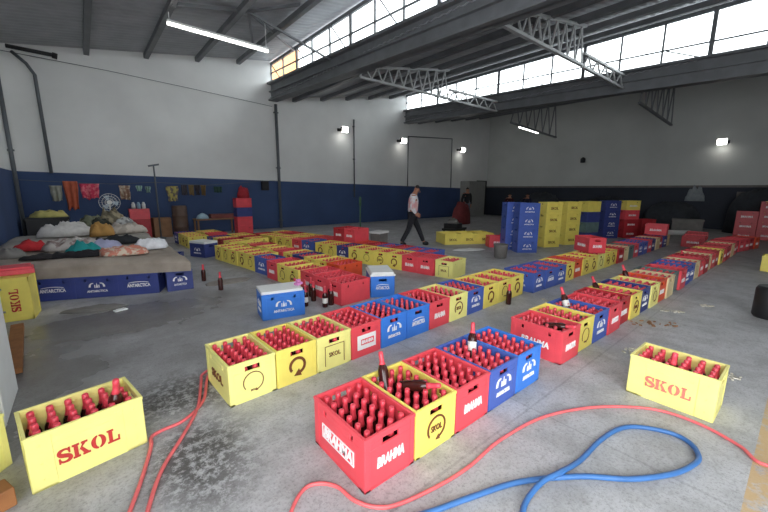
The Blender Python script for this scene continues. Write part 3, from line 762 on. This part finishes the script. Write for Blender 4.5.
# second mattress and what carries it
for i in range(4): crate(-.9+.55*i, 9.2, pi/2, DB, f"blue crate under the rear mattress, {ordinal(i+1)} from the left wall", 'crates under the rear mattress', [], fill=None)
slab('mattress', [(-1.2,8.52),(1.0,8.36),(1.05,9.9),(-1.2,10.1)], .312, .60, mat('grey_mattress_cloth', rgb(164, 158, 150), .9, var=.2, scale=4, bump=.4), 'lumpy pale grey mattress, rear layer of the bed', 'mattress', 5, .014)
def heap(name, u, v, z, rx, ry, h, m, label, cat='clothes', seed=0, rz=0., n=14, flat=.5, rough=1.):
    bm = bmesh.new(); rings = []
    for i in range(1, n+1):
        ring_ = []
        for k in range(28):
            a = 2*pi*k/28; r = i/n
            wob = 1 + .28*noise.noise(Vector((cos(a)*1.3, sin(a)*1.3, seed*3.1)))
            x, y = rx*r*wob*cos(a), ry*r*wob*sin(a)
            nz_ = noise.noise(Vector((x*9+seed*7, y*9, seed))) * .45 + noise.noise(Vector((x*22, y*22, seed))) * .22
            zz = h*1.35*max(.0, (1-r**3))**flat*(.8+nz_*rough) if i < n else 0
            ring_.append(bm.verts.new((x, y, max(zz, .0))))
        rings.append(ring_)
    ctr = bm.verts.new((0, 0, h*1.08)); low = bm.verts.new((0, 0, 0))
    for k in range(28):
        bm.faces.new((ctr, rings[0][k], rings[0][(k+1) % 28])).smooth = True
        for A, B in zip(rings, rings[1:]): bm.faces.new((A[k], B[k], B[(k+1) % 28], A[(k+1) % 28])).smooth = True
        bm.faces.new((low, rings[-1][(k+1) % 28], rings[-1][k]))
    return single(name, bm, m, label, cat, None, (u, v, z), rz)
def patterned(name, a, b, sc):
    m = mat(name, rgb(*a), .9, var=.1); nt = m.node_tree
    r = [x for x in nt.nodes if x.type == 'VALTORGB'][0]; r.color_ramp.elements[0].color = (*rgb(*a), 1); r.color_ramp.elements[1].color = (*rgb(*b), 1)
    r.color_ramp.elements[0].position = .48; r.color_ramp.elements[1].position = .55; r.color_ramp.interpolation = 'LINEAR'
    [x for x in nt.nodes if x.type == 'TEX_NOISE'][0].inputs['Scale'].default_value = sc
    return m
ZT, ZR = .545, .618
heap('white_shirt', .80, 7.15, ZT, .28, .22, .13, cloth('white_cotton', (232, 232, 236)), 'crumpled white shirt at the right side of the bed', 'clothes', 1, .3)
heap('floral_dress', .40, 6.75, ZT, .36, .22, .10, patterned('floral_cloth', (206, 132, 112), (214, 196, 176), 14), 'red and cream floral cloth hanging at the front of the bed', 'clothes', 2, -.3)
heap('teal_shirt', -.08, 7.05, ZT, .22, .14, .15, cloth('teal_cotton', (30, 140, 140)), 'teal shirt on the front of the bed', 'clothes', 3)
heap('black_trousers', -.12, 6.86, ZT-.01, .32, .12, .08, cloth('black_cotton', (28, 26, 30)), 'black trousers in front of the teal shirt', 'clothes', 4, -.1)
heap('black_jacket', -.52, 6.95, ZT, .26, .10, .05, cloth('black_nylon', (36, 32, 34)), 'flat black garment at the front left of the bed', 'clothes', 5, -.2)
heap('red_shirt', -.72, 8.05, ZT, .24, .16, .12, cloth('red_cotton', (190, 44, 50)), 'red shirt at the left of the bed', 'clothes', 6)
heap('striped_sheet', -.22, 7.85, ZT, .42, .28, .14, patterned('washed_print', (190, 182, 176), (150, 130, 126), 9), 'crumpled grey printed sheet in the middle of the bed', 'clothes', 7)
heap('lilac_shirt', .18, 7.30, ZT, .24, .18, .14, cloth('lilac_cotton', (164, 164, 192)), 'lilac shirt right of the teal one', 'clothes', 8)
heap('black_blanket', .40, 8.05, ZT, .36, .14, .12, cloth('charcoal_wool', (38, 40, 44)), 'dark blanket between the two mattresses', 'clothes', 9)
heap('ochre_cushion', .20, 8.95, ZR, .22, .18, .20, cloth('ochre_cloth', (176, 134, 74)), 'ochre cushion on the rear mattress', 'cushion', 10, .4)
heap('white_sheet', -.30, 9.35, ZR, .45, .28, .20, cloth('offwhite_sheet', (206, 202, 198)), 'white sheet bundled at the left of the rear mattress', 'clothes', 11)
heap('pale_blanket', .62, 9.30, ZR, .36, .24, .16, patterned('faded_blanket', (170, 160, 150), (196, 186, 176), 7), 'faded blanket folded at the right of the rear mattress', 'clothes', 12)
heap('black_bag', -.9, 7.3, ZT, .18, .15, .12, M_GREY, 'grey cloth bag at the far left of the bed', 'bag', 13)
# heap of clothes on a low bench behind
def table(u0, u1, v0, v1, z, m, label, name='low_table', cat='table'):
    o = empty(name, label, cat, ((u0+u1)/2, (v0+v1)/2, 0)); a, b = (u1-u0)/2, (v1-v0)/2
    bm = bmesh.new(); box(bm, -a, a, -b, b, z-.04, z); part('tabletop', bm, m, o)
    for x in (-a+.05, a-.05):
        for y in (-b+.05, b-.05):
            bm = bmesh.new(); box(bm, x-.025, x+.025, y-.025, y+.025, 0, z-.04); part('leg', bm, m, o)
    return o
table(-.35, 1.0, 11.7, 12.6, .55, M_WOOD, 'low table under the clothes heap behind the bed')
for i, (u, v, a, b, h, col, lab) in enumerate((( .1, 12.1, .32, .26, .22, (128, 132, 110), 'olive bundle of cloth on the low table behind the bed'), (.55, 12.2, .32, .26, .34, (168, 156, 130), 'beige bundle of cloth on the low table behind the bed'), (.3, 11.95, .22, .16, .18, (70, 74, 66), 'dark green cloth on the low table behind the bed'), (.8, 11.95, .2, .18, .16, (214, 214, 212), 'white bundle on the low table behind the bed'))):
    heap('cloth_bundle', u, v, .552, a, b, h, patterned(f'bundle_cloth_{i}', col, tuple(int(x*.7) for x in col), 6), lab, 'clothes', 20+i)
bm = bmesh.new(); box(bm, -1.15, -.35, 12.3, 12.95, 0, .78); box(bm, -1.17, -.33, 12.28, 12.97, .74, .8)
single('black_chest', bm, M_BLACK, 'black chest in the left corner behind the bed', 'chest', bevel=.01)
heap('yellow_cloth', -.72, 12.6, .80, .36, .24, .14, cloth('yellow_cloth', (206, 196, 120)), 'yellowish cloth heaped on the black chest', 'clothes', 30)
# pedestal fan
o = empty('pedestal_fan', 'white pedestal fan behind the bed', 'fan', (.56, 12.8, 0))
bm = bmesh.new(); lathe(bm, [(.2,0),(.2,.03),(.05,.05)], 18); part('base', bm, M_WHITE, o)
bm = bmesh.new(); tube(bm, [(0,0,.04),(0,0,1.05)], .018, 8); part('pole', bm, M_WHITE, o)
bm = bmesh.new()
for r in (.24, .17, .10): tube(bm, [(r*cos(2*pi*k/24), -.12, 1.15+r*sin(2*pi*k/24)) for k in range(25)], .006, 5)
for k in range(20): a = 2*pi*k/20; bar(bm, (.04*cos(a), -.14, 1.15+.04*sin(a)), (.24*cos(a), -.12, 1.15+.24*sin(a)), .004)
part('guard', bm, M_WHITE, o)
bm = bmesh.new()
for k in range(3):
    a = 2*pi*k/3; pts = [(.03,-.2),(.2,-.55),(.22,.1),(.06,.5)]
    vs = [bm.verts.new((r*cos(a+t), -.09 + .02*math.copysign(1, t) + e, 1.15+r*sin(a+t))) for e in (0, .006) for r, t in pts]
    for q in ((0,1,2,3),(7,6,5,4),(0,4,5,1),(1,5,6,2),(2,6,7,3),(3,7,4,0)): bm.faces.new([vs[i] for i in q])
part('blade', bm, mat('fan_blade', rgb(170, 190, 206), .3), o)
bm = bmesh.new(); tube(bm, [(0,-.13,1.15),(0,.06,1.15)], .06, 12); bar(bm, (0,0,1.02),(0,0,1.15),.04); part('motor', bm, M_WHITE, o)
# clothes line and hanging clothes
bm = bmesh.new(); tube(bm, spline([(U0, 12.82, 1.74),(.6,12.82,1.66),(1.74,12.82,1.72),(3.0,12.82,1.66),(3.85,12.9,1.72),(6.02,13.8,1.9)], 6), .006, 5)
single('clothes_line', bm, M_PIPE, 'line with hung clothes along the blue wall behind the bed', 'clothes line')
def hung(u, ztop, zbot, w, m, label, seed, v=12.80):
    bm = bmesh.new(); nx, nz_ = 10, 10; F = []; Bk = []
    for i in range(nx+1):
        f, b = [], []
        for j in range(nz_+1):
            t = j/nz_; x = (i/nx-.5)*w*(1-.2*t+.25*noise.noise(Vector((seed, t*2, 0)))); z = ztop + (zbot-ztop)*t*(1+.18*noise.noise(Vector((i*.4, seed, 3))))
            y = .05*sin(i*1.5+seed)*(.3+t) + .03*noise.noise(Vector((i*.5, j*.5, seed)))
            f.append(bm.verts.new((x, y-.008, z))); b.append(bm.verts.new((x, y+.008, z)))
        F.append(f); Bk.append(b)
    for i in range(nx):
        for j in range(nz_):
            bm.faces.new((F[i][j], F[i+1][j], F[i+1][j+1], F[i][j+1])).smooth = True; bm.faces.new((Bk[i][j], Bk[i][j+1], Bk[i+1][j+1], Bk[i+1][j])).smooth = True
    for i in range(nx):
        bm.faces.new((F[i][0], Bk[i][0], Bk[i+1][0], F[i+1][0])); bm.faces.new((F[i][nz_], F[i+1][nz_], Bk[i+1][nz_], Bk[i][nz_]))
        bm.faces.new((F[0][i], F[0][i+1], Bk[0][i+1], Bk[0][i])); bm.faces.new((F[nx][i], Bk[nx][i], Bk[nx][i+1], F[nx][i+1]))
    single('hanging_garment', bm, m, label, 'clothes', None, (u, v, 0))
hung(-.52, 1.60, 1.20, .26, cloth('grey_towel', (150, 150, 140)), 'grey green cloth hanging leftmost on the line', 1)
hung(-.22, 1.72, .98, .30, cloth('orange_towel', (178, 92, 66)), 'long orange towel hanging on the line', 2)
hung(.17, 1.66, 1.26, .44, patterned('pink_print', (204, 62, 92), (226, 120, 130), 10), 'pink red garment hanging on the line', 3)
hung(.95, 1.62, 1.22, .28, patterned('brown_print', (150, 118, 100), (196, 180, 160), 10), 'brown and cream garment hanging right of the fan', 4)
hung(1.30, 1.62, 1.46, .16, cloth('pale_green_cloth', (150, 180, 170)), 'small pale green cloth on the line', 5)
hung(1.52, 1.60, 1.42, .14, cloth('pale_green_rag', (132, 158, 150)), 'tiny grey green rag on the line, left of the pole stand', 6)
hung(2.15, 1.62, 1.16, .32, patterned('yellow_print', (176, 164, 96), (110, 100, 96), 9), 'yellow patterned shirt on the line, right of the pole stand', 7)
for i, (u, cc, nm) in enumerate(((2.48, (70, 66, 72), 'dark grey'), (2.68, (124, 104, 70), 'khaki'), (2.86, (58, 54, 60), 'near black'), (3.04, (120, 96, 62), 'tan'))):
    hung(u, 1.66, 1.34, .17, cloth(f'hung_cloth_{i}', cc), f'{nm} small garment, {ordinal(i+1)} of four close together on the line', 9+i)
hung(3.48, 1.62, 1.42, .26, cloth('dark_green_cloth', (46, 74, 66)), 'dark green cloth hanging alone on the line', 15)
o = empty('pole_stand', 'thin pole with a crossbar standing behind the bed', 'pole', (1.74, 12.92, 0))
bm = bmesh.new(); tube(bm, [(0,0,0),(0,0,2.22)], .022, 8); part('pole', bm, M_PIPE, o)
bm = bmesh.new(); bar(bm, (-.14,0,2.2), (.14,.0,2.26), .05); part('crossbar', bm, M_PIPE, o)
bm = bmesh.new(); lathe(bm, [(.13,0),(.13,.04),(.03,.06)], 14); part('base', bm, M_PIPE, o)
# things along the back wall
stack(1.27, 13.2, pi/2, ['dark red', 'dark red', R_], 'red stack behind the bed, left of the brown barrel', ['brahma_end'])
for i in range(3):
    bm = bmesh.new(); lathe(bm, [(.05,0),(.05,.14),(.03,.17),(.03,.2)], 12)
    single('plastic_jug', bm, M_WHITE if i != 1 else mat('pale_blue_jug', rgb(150, 180, 200), .4), ['white jug on the left red stack, left one', 'pale blue jug on the left red stack, middle one', 'white jug on the left red stack, right one'][i], 'jug', None, (1.14+.13*i, 13.15, .9325))
bm = bmesh.new(); box(bm, -.25, .25, -.2, .2, 0, .62); box(bm, -.255, .255, -.03, .03, .615, .625); single('cardboard_box', bm, M_CARD, 'reddish cardboard box between the red stack and the barrel', 'box', None, (1.85, 13.45, 0), .1, bevel=.006)
bm = bmesh.new(); lathe(bm, [(.2,0),(.22,.03),(.22,.3),(.235,.32),(.22,.34),(.22,.66),(.235,.68),(.22,.7),(.22,.96),(.2,1.0)], 20); single('barrel', bm, mat('brown_barrel', rgb(96, 74, 62), .5, var=.2), 'brown barrel against the blue wall', 'barrel', None, (2.36, 13.2, 0))
table(2.75, 4.05, 12.75, 13.35, .56, M_CARD, 'long low table along the back wall')
bm = bmesh.new(); lathe(bm, [(.19,0),(.185,.04),(.14,.12),(.06,.17),(.015,.185)], 20); single('dome_cover', bm, mat('pale_blue_cover', rgb(176, 206, 222), .4), 'pale blue domed cover on the long low table', 'cover', None, (3.0, 13.05, .562))
bm = bmesh.new(); box(bm, -.4, .4, -.16, .16, 0, .14); box(bm, -.36, .36, -.17, .17, .03, .11); single('wooden_tray', bm, mat('red_brown_tray', rgb(124, 66, 60), .6, var=.2), 'reddish tray on the long low table', 'tray', None, (3.62, 13.0, .562), bevel=.005)
stack(4.15, 12.5, pi/2, [R_, R_, DB, R_], 'tall stack right of the low table', ['brahma_end'])
heap('red_bag', 4.2, 12.5, 1.245, .2, .2, .3, cloth('red_bag_cloth', (160, 40, 50)), 'dark red bag on the tall stack by the low table', 'bag', 41)
# things on the floor beyond the field
bm = bmesh.new(); tube(bm, [(0,0,0),(0,0,1.35)], .02, 8); lathe(bm, [(.16,0),(.16,.03),(.03,.05)], 14); tube(bm, [(0,0,1.1),(0,0,1.32)], .035, 8)
single('striped_post', bm, mat('green_post', rgb(60, 96, 70), .5, var=.5, scale=9), 'thin green and white post standing right of the raised red crates', 'post', None, (6.05, 8.3, 0))
o = empty('white_box', 'small white box on a grey base right of the green post', 'box', (6.55, 8.05, 0), .3)
bm = bmesh.new(); box(bm, -.22, .22, -.16, .16, 0, .3); part('base', bm, M_GREY, o, .008)
bm = bmesh.new(); box(bm, -.25, .25, -.19, .19, .3, .36); part('lid', bm, M_WHITE, o, .008)
bm = bmesh.new(); lathe(bm, [(.12,0),(.14,.02),(.16,.3),(.17,.32),(.15,.32),(.13,.04)], 18); single('dark_bucket', bm, M_GREY, 'dark bucket on the floor left of the front blue stack', 'bucket', None, (7.32, 4.52, 0))
heap('white_rubble', 7.65, 5.65, 0, .45, .16, .03, M_WHITE, 'white spill on the floor before the low yellow block', 'debris', 50, -.4)
bm = bmesh.new(); box(bm, -.45, .45, -.3, .3, .12, .2); box(bm, -.4, .1, -.25, .25, .2, .38)
for x in (-.35, .35):
    for y in (-.25, .25): tube(bm, [(x, y-.02, .06), (x, y+.02, .06)], .06, 10)
single('flat_trolley', bm, M_BLACK, 'dark flat trolley behind the low yellow block', 'trolley', None, (10.3, 8.3, 0), .3)
heap('grey_sack', 10.15, 8.25, .38, .2, .2, .14, M_GREY, 'grey sack lying on the dark trolley', 'sack', 51)
heap('red_tarp', 13.6, 10.6, 0, .5, .4, .9, cloth('faded_red_tarp', (120, 50, 52)), 'red tarpaulin heap in the shade left of the standing person', 'tarpaulin', 52, rough=.3)
# dark clutter along the right wall
for i, (u, v, a, b, h, cc, lab) in enumerate(((19.2, 9.6, .7, 1.2, 1.3, (58, 62, 68), 'dark tarpaulin heap by the right wall behind the tall stacks'), (19.1, 6.4, .8, 1.0, 1.15, (58, 62, 68), 'dark covered heap at the right wall behind the red stack'), (19.1, 3.8, .7, .9, 1.0, (58, 62, 68), 'dark covered heap under the right wall lamp'), (19.2, 1.2, .7, 1.0, 1.5, (58, 62, 68), 'tall dark heap at the right wall, edge of the picture'))):
    heap('covered_heap', u, v, 0, a, b, h, cloth(f'dark_tarp_{i}', cc), lab, 'tarpaulin', 60+i, flat=.35, rough=.22)
bm = bmesh.new(); tube(bm, spline([(-.75,.1,.1),(-.3,.0,.12),(.2,.06,.1),(.8,-.1,.09)], 6), [.09]*18+[.07], 10); single('rolled_sheet', bm, M_WHITE, 'white rolled sheet lying beyond the end of the long row', 'sheet', None, (15.6, 3.1, .03), -.5)
heap('white_balloon_bag', 20.24, 3.35, 1.15, .08, .32, .5, cloth('white_bag', (150, 156, 160)), 'white bag hung on the dark right wall', 'bag', 70)
bm = bmesh.new(); box(bm, -.02, .02, -.16, .16, -.14, .14); single('wall_notice', bm, M_GREY, 'small grey notice on the dark right wall', 'notice', None, (20.27, 1.9, 1.42))
bm = bmesh.new(); box(bm, -.3, .3, -.45, .45, 0, .5); box(bm, -.32, .32, -.47, .47, .46, .52); single('grey_carton', bm, M_GREY, 'grey carton in the gloom beyond the long row', 'box', None, (17.6, 3.0, 0), .2)
bm = bmesh.new(); lathe(bm, [(.13,0),(.15,.03),(.15,.36),(.13,.4)], 16); single('dark_canister', bm, M_BLACK, 'dark canister on the floor cut by the right picture edge', 'canister', None, (6.38, .17, 0))

# left foreground pieces
bm = bmesh.new(); box(bm, -1.25, -.55, 3.15, 3.75, 0, .78); box(bm, -1.26, -.54, 3.13, 3.15, .02, .76); box(bm, -.61, -.57, 3.11, 3.14, .2, .5)
single('white_cabinet', bm, M_WHITE, 'white cabinet cut by the left picture edge', 'cabinet', bevel=.006)
crate(-.78, 2.72, .9, PY, 'pale yellow crate cut by the left edge, left of the lettered one', None, [], fill=None)
bm = bmesh.new(); box(bm, -.09, .09, -.06, .06, 0, .1); box(bm, -.08, .02, -.05, .05, .1, .13); single('wood_block', bm, M_WOOD, 'brown wood block at the lower left corner', 'wood block', None, (-.52, 2.32, 0), .4, bevel=.005)
bm = bmesh.new(); bar(bm, (-.60,4.05,.035), (-.70,5.35,.06), .10, .05); single('wood_plank', bm, M_WOOD, 'brown plank lying on the floor before the upended crate', 'plank')
bm = bmesh.new(); box(bm, -1.2, -.86, 4.3, 4.9, 0, .42); box(bm, -1.22, -.84, 4.28, 4.92, .38, .44); single('grey_carton', bm, M_GREY, 'grey box at the left edge behind the white cabinet', 'box', None, bevel=.006)
# crate standing on end with a red crate lid on it
o = empty('beer_crate', 'yellow crate stood on end left of the bed, lettering sideways', 'crate', (-.745, 6.02, L_/2))
# local y (long) -> up, local -x face (lettered side) -> towards -v
up = Vector((0, 0, -1)); back = Vector((.1, 1, 0)).normalized(); side = up.cross(back)    # x->back, y->up, z->x cross y
zc = back.cross(up)
o.rotation_euler = Matrix((back, up, zc)).transposed().to_euler()
link('shell', SHELL[Y], o); m = PR['skol_side']; link('red_lettering', m, o)
o.location = Vector((-.735, 5.95, L_/2 + .005)) - zc*.155
bm = bmesh.new(); box(bm, -.17, .17, -.16, .16, 0, .06); box(bm, -.15, .15, -.14, .14, .06, .085)
single('red_tray', bm, CR['red'], 'red tray on top of the upended yellow crate', 'tray', None, (-.735, 6.12, L_+.011), .1, bevel=.006)
# litter
def scatter(u, v, rx, ry, n, label, m, seed, nm='litter'):
    rnd = random.Random(seed); bm = bmesh.new()
    for i in range(n):
        a, r = rnd.uniform(0, 6.3), sqrt(rnd.random()); x, y = rx*r*cos(a), ry*r*sin(a); s = rnd.uniform(.008, .022); rz = rnd.uniform(0, 3)
        bar(bm, (x-s*cos(rz), y-s*sin(rz), .006), (x+s*cos(rz), y+s*sin(rz), .006), s*.9, .011)
    tag(single(nm, bm, m, label, 'debris', None, (u, v, 0), -.75), label, 'debris', None, 'stuff')
M_LIT = mat('pale_litter', rgb(196, 190, 176), .8, var=.25, scale=30)
scatter(4.02, .83, .22, .10, 70, 'broken pale glass litter behind the right lettered crate', M_LIT, 1)
scatter(3.95, .33, .20, .08, 45, 'paper litter right of the right lettered crate', M_LIT, 2)
scatter(5.0, 1.02, .3, .1, 25, 'faint straw litter beside the long right row', M_CARD, 3)
scatter(5.72, .98, .14, .04, 22, 'white crumbs on the open floor at the right, nearer patch', M_LIT, 4)
scatter(6.38, .75, .1, .05, 14, 'white crumbs on the open floor at the right, farther patch', M_LIT, 5)
scatter(4.95, 2.2, .16, .08, 22, 'pale litter between the rows past the twelve crates', M_LIT, 6)
bm = bmesh.new(); box(bm, -.07, .07, -.035, .035, 0, .012); box(bm, -.04, .05, -.03, .03, .012, .02); single('paper_scrap', bm, M_WHITE, 'white paper scrap on the wet floor before the bed', 'paper', None, (.21, 5.5, 0), .3)
heap('grey_sheet', -.05, 5.75, 0, .34, .12, .035, M_GREY, 'grey rag lying on the floor before the bed', 'rag', 80, -.3)
heap('floor_cloth', 1.62, 5.9, 0, .38, .2, .02, cloth('pale_rag', (150, 142, 134)), 'pale flattened cardboard under the lone bottle', 'cardboard', 81)
bpy.data.objects['floor_cloth'].location = (1.72, 6.15, 0)

# ------------------------------------------------------------------ people
def skin_mesh(name, verts, edges, radii, root, m, sub=2):
    me = bpy.data.meshes.new(name); me.from_pydata(verts, edges, []); me.update()
    o = bpy.data.objects.new(name, me); COL.objects.link(o)
    o.modifiers.new('s', 'SKIN'); md = o.modifiers.new('b', 'SUBSURF'); md.levels = md.render_levels = sub
    for i, r in enumerate(radii):
        sv = me.skin_vertices[0].data[i]; sv.radius = r if isinstance(r, tuple) else (r, r); sv.use_root = (i == root)
    dg = bpy.context.evaluated_depsgraph_get(); dg.update()
    out = bpy.data.meshes.new_from_object(o.evaluated_get(dg)); bpy.data.objects.remove(o)
    for p in out.polygons: p.use_smooth = True
    out.materials.clear(); out.materials.append(m); out.name = name
    return out
def chain(spec):
    V, E, R, idx = [], [], [], {}
    for k, parent, p, r in spec:
        idx[k] = len(V); V.append(Vector(p)); R.append(r)
        if parent is not None: E.append((idx[parent], idx[k]))
    return V, E, R
def person(loc, rz, pose, shirt, trousers, label, hair=M_HAIR):
    """local frame: x forward, y left, z up"""
    o = empty('person', label, 'person', loc, rz)
    J = pose; spec = [('pelvis', None, J['pelvis'], .10), ('waist', 'pelvis', J['waist'], .105), ('chest', 'waist', J['chest'], .125), ('neck0', 'chest', J['neck0'], .065), ('neck1', 'neck0', J['neck1'], .05), ('head', 'neck1', J['head'], .082), ('crown', 'head', J['crown'], .075)]
    for s, y in (('l', 1), ('r', -1)):
        spec += [('sh'+s, 'neck0', J['sh'+s], .06), ('el'+s, 'sh'+s, J['el'+s], .042), ('wr'+s, 'el'+s, J['wr'+s], .028), ('pa'+s, 'wr'+s, J['pa'+s], .034)]
        w, p = Vector(J['wr'+s]), Vector(J['pa'+s]); d = (p-w).normalized(); sd = Vector((0, y, 0)); f = d.cross(sd).normalized()
        for i, off in enumerate((-.027, -.009, .009, .027)):
            a = p + d*.035 + f*off; ln = (.055, .068, .072, .06)[i]
            spec += [(f'f{i}{s}', 'pa'+s, a, .0095), (f'g{i}{s}', f'f{i}{s}', a + d*ln*.6 - sd*.012, .009), (f'h{i}{s}', f'g{i}{s}', a + d*ln - sd*.03, .008)]
        t = w + d*.03 + f*.035; spec += [('t0'+s, 'wr'+s, t, .011), ('t1'+s, 't0'+s, t + d*.04 + f*.014, .010)]
        spec += [('hip'+s, 'pelvis', J['hip'+s], .088), ('kn'+s, 'hip'+s, J['kn'+s], .06), ('an'+s, 'kn'+s, J['an'+s], .042), ('to'+s, 'an'+s, J['to'+s], .035)]
    V, E, R = chain(spec); link('body', skin_mesh('body', V, E, R, 0, M_SKIN), o)
    P = lambda k: J[k]
    sp = [('waist0', None, Vector(J['pelvis'])+Vector((0,0,-.02)), (.135,.15)), ('waist', 'waist0', J['waist'], (.13,.145)), ('chest', 'waist', J['chest'], (.14,.165)), ('neck0', 'chest', Vector(J['neck0'])-Vector((0,0,.02)), .075)]
    for s in 'lr': sp += [('sh'+s, 'neck0', J['sh'+s], .082), ('el'+s, 'sh'+s, J['el'+s], .062), ('wr'+s, 'el'+s, J['wr'+s], .045)]
    V, E, R = chain(sp); q = link('shirt', skin_mesh('shirt', V, E, R, 0, shirt), o)
    sp = [('pelvis', None, J['pelvis'], .125)]
    for s in 'lr': sp += [('hip'+s, 'pelvis', J['hip'+s], .108), ('kn'+s, 'hip'+s, J['kn'+s], .078), ('an'+s, 'kn'+s, J['an'+s], .06)]
    V, E, R = chain(sp); link('trousers', skin_mesh('trousers', V, E, R, 0, trousers), o)
    for s in 'lr':
        a, t = Vector(J['an'+s]), Vector(J['to'+s]); h = a + (a-t).normalized()*.04; h.z = t.z
        V, E, R = chain([('h', None, h+Vector((0,0,.015)), .062), ('m', 'h', (h+t)/2+Vector((0,0,.02)), .068), ('t', 'm', t+(t-a).normalized()*.03, .055)]); link('shoe', skin_mesh('shoe', V, E, R, 0, M_BLACK), o)
    hd, cr, nk = Vector(J['head']), Vector(J['crown']), Vector(J['neck1']); upv = (cr-nk).normalized(); fw = Vector((1,0,0)); fw = (fw - upv*fw.dot(upv)).normalized()
    V, E, R = chain([('a', None, hd - fw*.035 + upv*.0, .074), ('b', 'a', cr - fw*.012 + upv*.012, .084), ('c', 'b', cr + fw*.045 + upv*.012, .05)]); link('hair', skin_mesh('hair', V, E, R, 0, hair), o)
    bm = bmesh.new(); e = hd + fw*.08
    tube(bm, [e + upv*.02 + fw*.0, e + fw*.028 - upv*.025, e - upv*.03], [.008, .014, .01], 6)
    link('nose', mesh('nose', bm, M_SKIN), o)
    for y in (-1, 1):
        bm = bmesh.new(); lathe(bm, [(.001,-.01),(.009,-.005),(.009,.005),(.001,.01)], 8); link('eye', mesh('eye', bm, M_BLACK), o, tuple(hd + fw*.078 + upv*.02 + Vector((0,.03*y,0))))
        bm = bmesh.new(); lathe(bm, [(.008,-.03),(.016,-.01),(.018,.015),(.008,.03)], 8); link('ear', mesh('ear', bm, M_SKIN), o, tuple(hd + Vector((-.005,.084*y,0))))
    bm = bmesh.new(); m0 = hd + fw*.082 - upv*.055; bar(bm, m0 + Vector((0,-.025,0)), m0 + Vector((0,.025,0)), .012, .01); link('mouth', mesh('mouth', bm, mat('lips', rgb(140, 74, 70), .5)), o)
    return o
walk = dict(pelvis=(0,0,.90), waist=(.01,0,1.05), chest=(.02,0,1.25), neck0=(.03,0,1.41), neck1=(.06,0,1.47), head=(.115,0,1.555), crown=(.135,0,1.615),
  shl=(.02,.17,1.37), ell=(-.03,.22,1.10), wrl=(.10,.18,.92), pal=(.15,.16,.89), shr=(.02,-.17,1.37), elr=(-.05,-.23,1.10), wrr=(.08,-.20,.91), par=(.13,-.18,.87),
  hipl=(0,.09,.86), knl=(.18,.09,.49), anl=(.34,.09,.10), tol=(.47,.10,.045), hipr=(0,-.09,.86), knr=(-.10,-.09,.47), anr=(-.30,-.09,.105), tor=(-.18,-.10,.045))
M_SHIRTW = patterned('white_pink_shirt', (226, 226, 230), (224, 170, 172), 3)
M_DTROU = cloth('dark_trousers', (34, 34, 40))
person((6.98, 7.12, 0), -.697, walk, M_SHIRTW, M_DTROU, 'person walking with bowed head, pale long sleeved shirt and dark trousers')
stand = dict(walk, head=(.05,0,1.56), crown=(.05,0,1.63), neck1=(.04,0,1.48), wrl=(.02,.22,.86), pal=(.03,.22,.80), wrr=(.02,-.24,.86), par=(.03,-.24,.80), ell=(-.02,.23,1.1),
  knl=(.02,.1,.48), anl=(0,.11,.10), tol=(.13,.13,.045), knr=(.02,-.1,.48), anr=(0,-.11,.10), tor=(.13,-.13,.045))
person((14.5, 11.0, 0), -2.0, stand, cloth('black_tee', (30, 32, 36)), cloth('grey_jeans', (112, 116, 128)), 'person standing in the shade by the far corner, dark top and grey jeans')
q = person((16.2, 9.7, 0), -2.4, stand, cloth('dark_red_tee', (70, 34, 38)), M_DTROU, 'person behind the blue stacks of whom only the head shows, left one')
q2 = person((16.9, 9.15, 0), -2.6, stand, cloth('dark_blue_tee', (36, 40, 60)), M_DTROU, 'person behind the blue stacks of whom only the head shows, right one')

q.scale = q2.scale = (.84, .84, .84)
# ------------------------------------------------------------------ daylight, sky and camera
w = bpy.data.worlds.new('sky'); S.world = w; w.use_nodes = True
nt = w.node_tree; bg = nt.nodes['Background']; bg.inputs['Color'].default_value = (.93, .97, 1, 1); bg.inputs['Strength'].default_value = 1.6
def portal(loc, rot, sx, sy):
    l = bpy.data.lights.new('sky_opening', 'AREA'); l.shape = 'RECTANGLE'; l.size = sx; l.size_y = sy; l.cycles.is_portal = True
    o = bpy.data.objects.new('sky_opening', l); COL.objects.link(o); o.location = loc; o.rotation_euler = rot
for u in (U1, U2): portal((u+.05, (VF+VB)/2, 5.55), (0, pi/2, 0), 1.5, VB-VF)   # faces -u
portal((U0+3.4, VF-.05, 2.3), (-pi/2, 0, pi), 5.2, 4.6) if False else None
portal((.35, VF-.05, 2.3), (pi/2, 0, pi), 2.7, 4.6)
portal((U0-.05, -1.55, 1.95), (0, -pi/2, 0), 3.9, 4.1)
bm = bmesh.new(); box(bm, 1.0, 9.3, 18.0, 22.0, 0, 9.2)
nb = single('neighbouring_building', bm, mat('ochre_stucco', rgb(214, 150, 96), .9, var=.15, scale=1), 'ochre building outside, glimpsed through the left end of the near window band', 'building')
bm = bmesh.new(); box(bm, .8, 9.5, 17.8, 22.2, 9.2, 9.4); part('roof', bm, M_CARD, nb)
cam = bpy.data.cameras.new('camera'); co = bpy.data.objects.new('camera', cam); COL.objects.link(co); S.camera = co
F_, PITCH, ROLL, CH, TH = 355.74, .1828, .0062, 1.5325, .697
cam.sensor_width = 36; cam.lens = F_/768*36; cam.clip_end = 200
cp, sp_, cr_, sr_ = cos(PITCH), sin(PITCH), cos(ROLL), sin(ROLL)
Rm = Matrix(((cr_,-sr_,0),(sr_,cr_,0),(0,0,1))) @ Matrix(((1,0,0),(0,-sp_,-cp),(0,cp,-sp_)))
Wm = Matrix(((cos(TH),sin(TH),0),(-sin(TH),cos(TH),0),(0,0,1)))
A = Wm @ Rm.transposed()
M = Matrix((A.col[0], -A.col[1], -A.col[2])).transposed().to_4x4(); M.translation = (0, 0, CH)
co.matrix_world = M
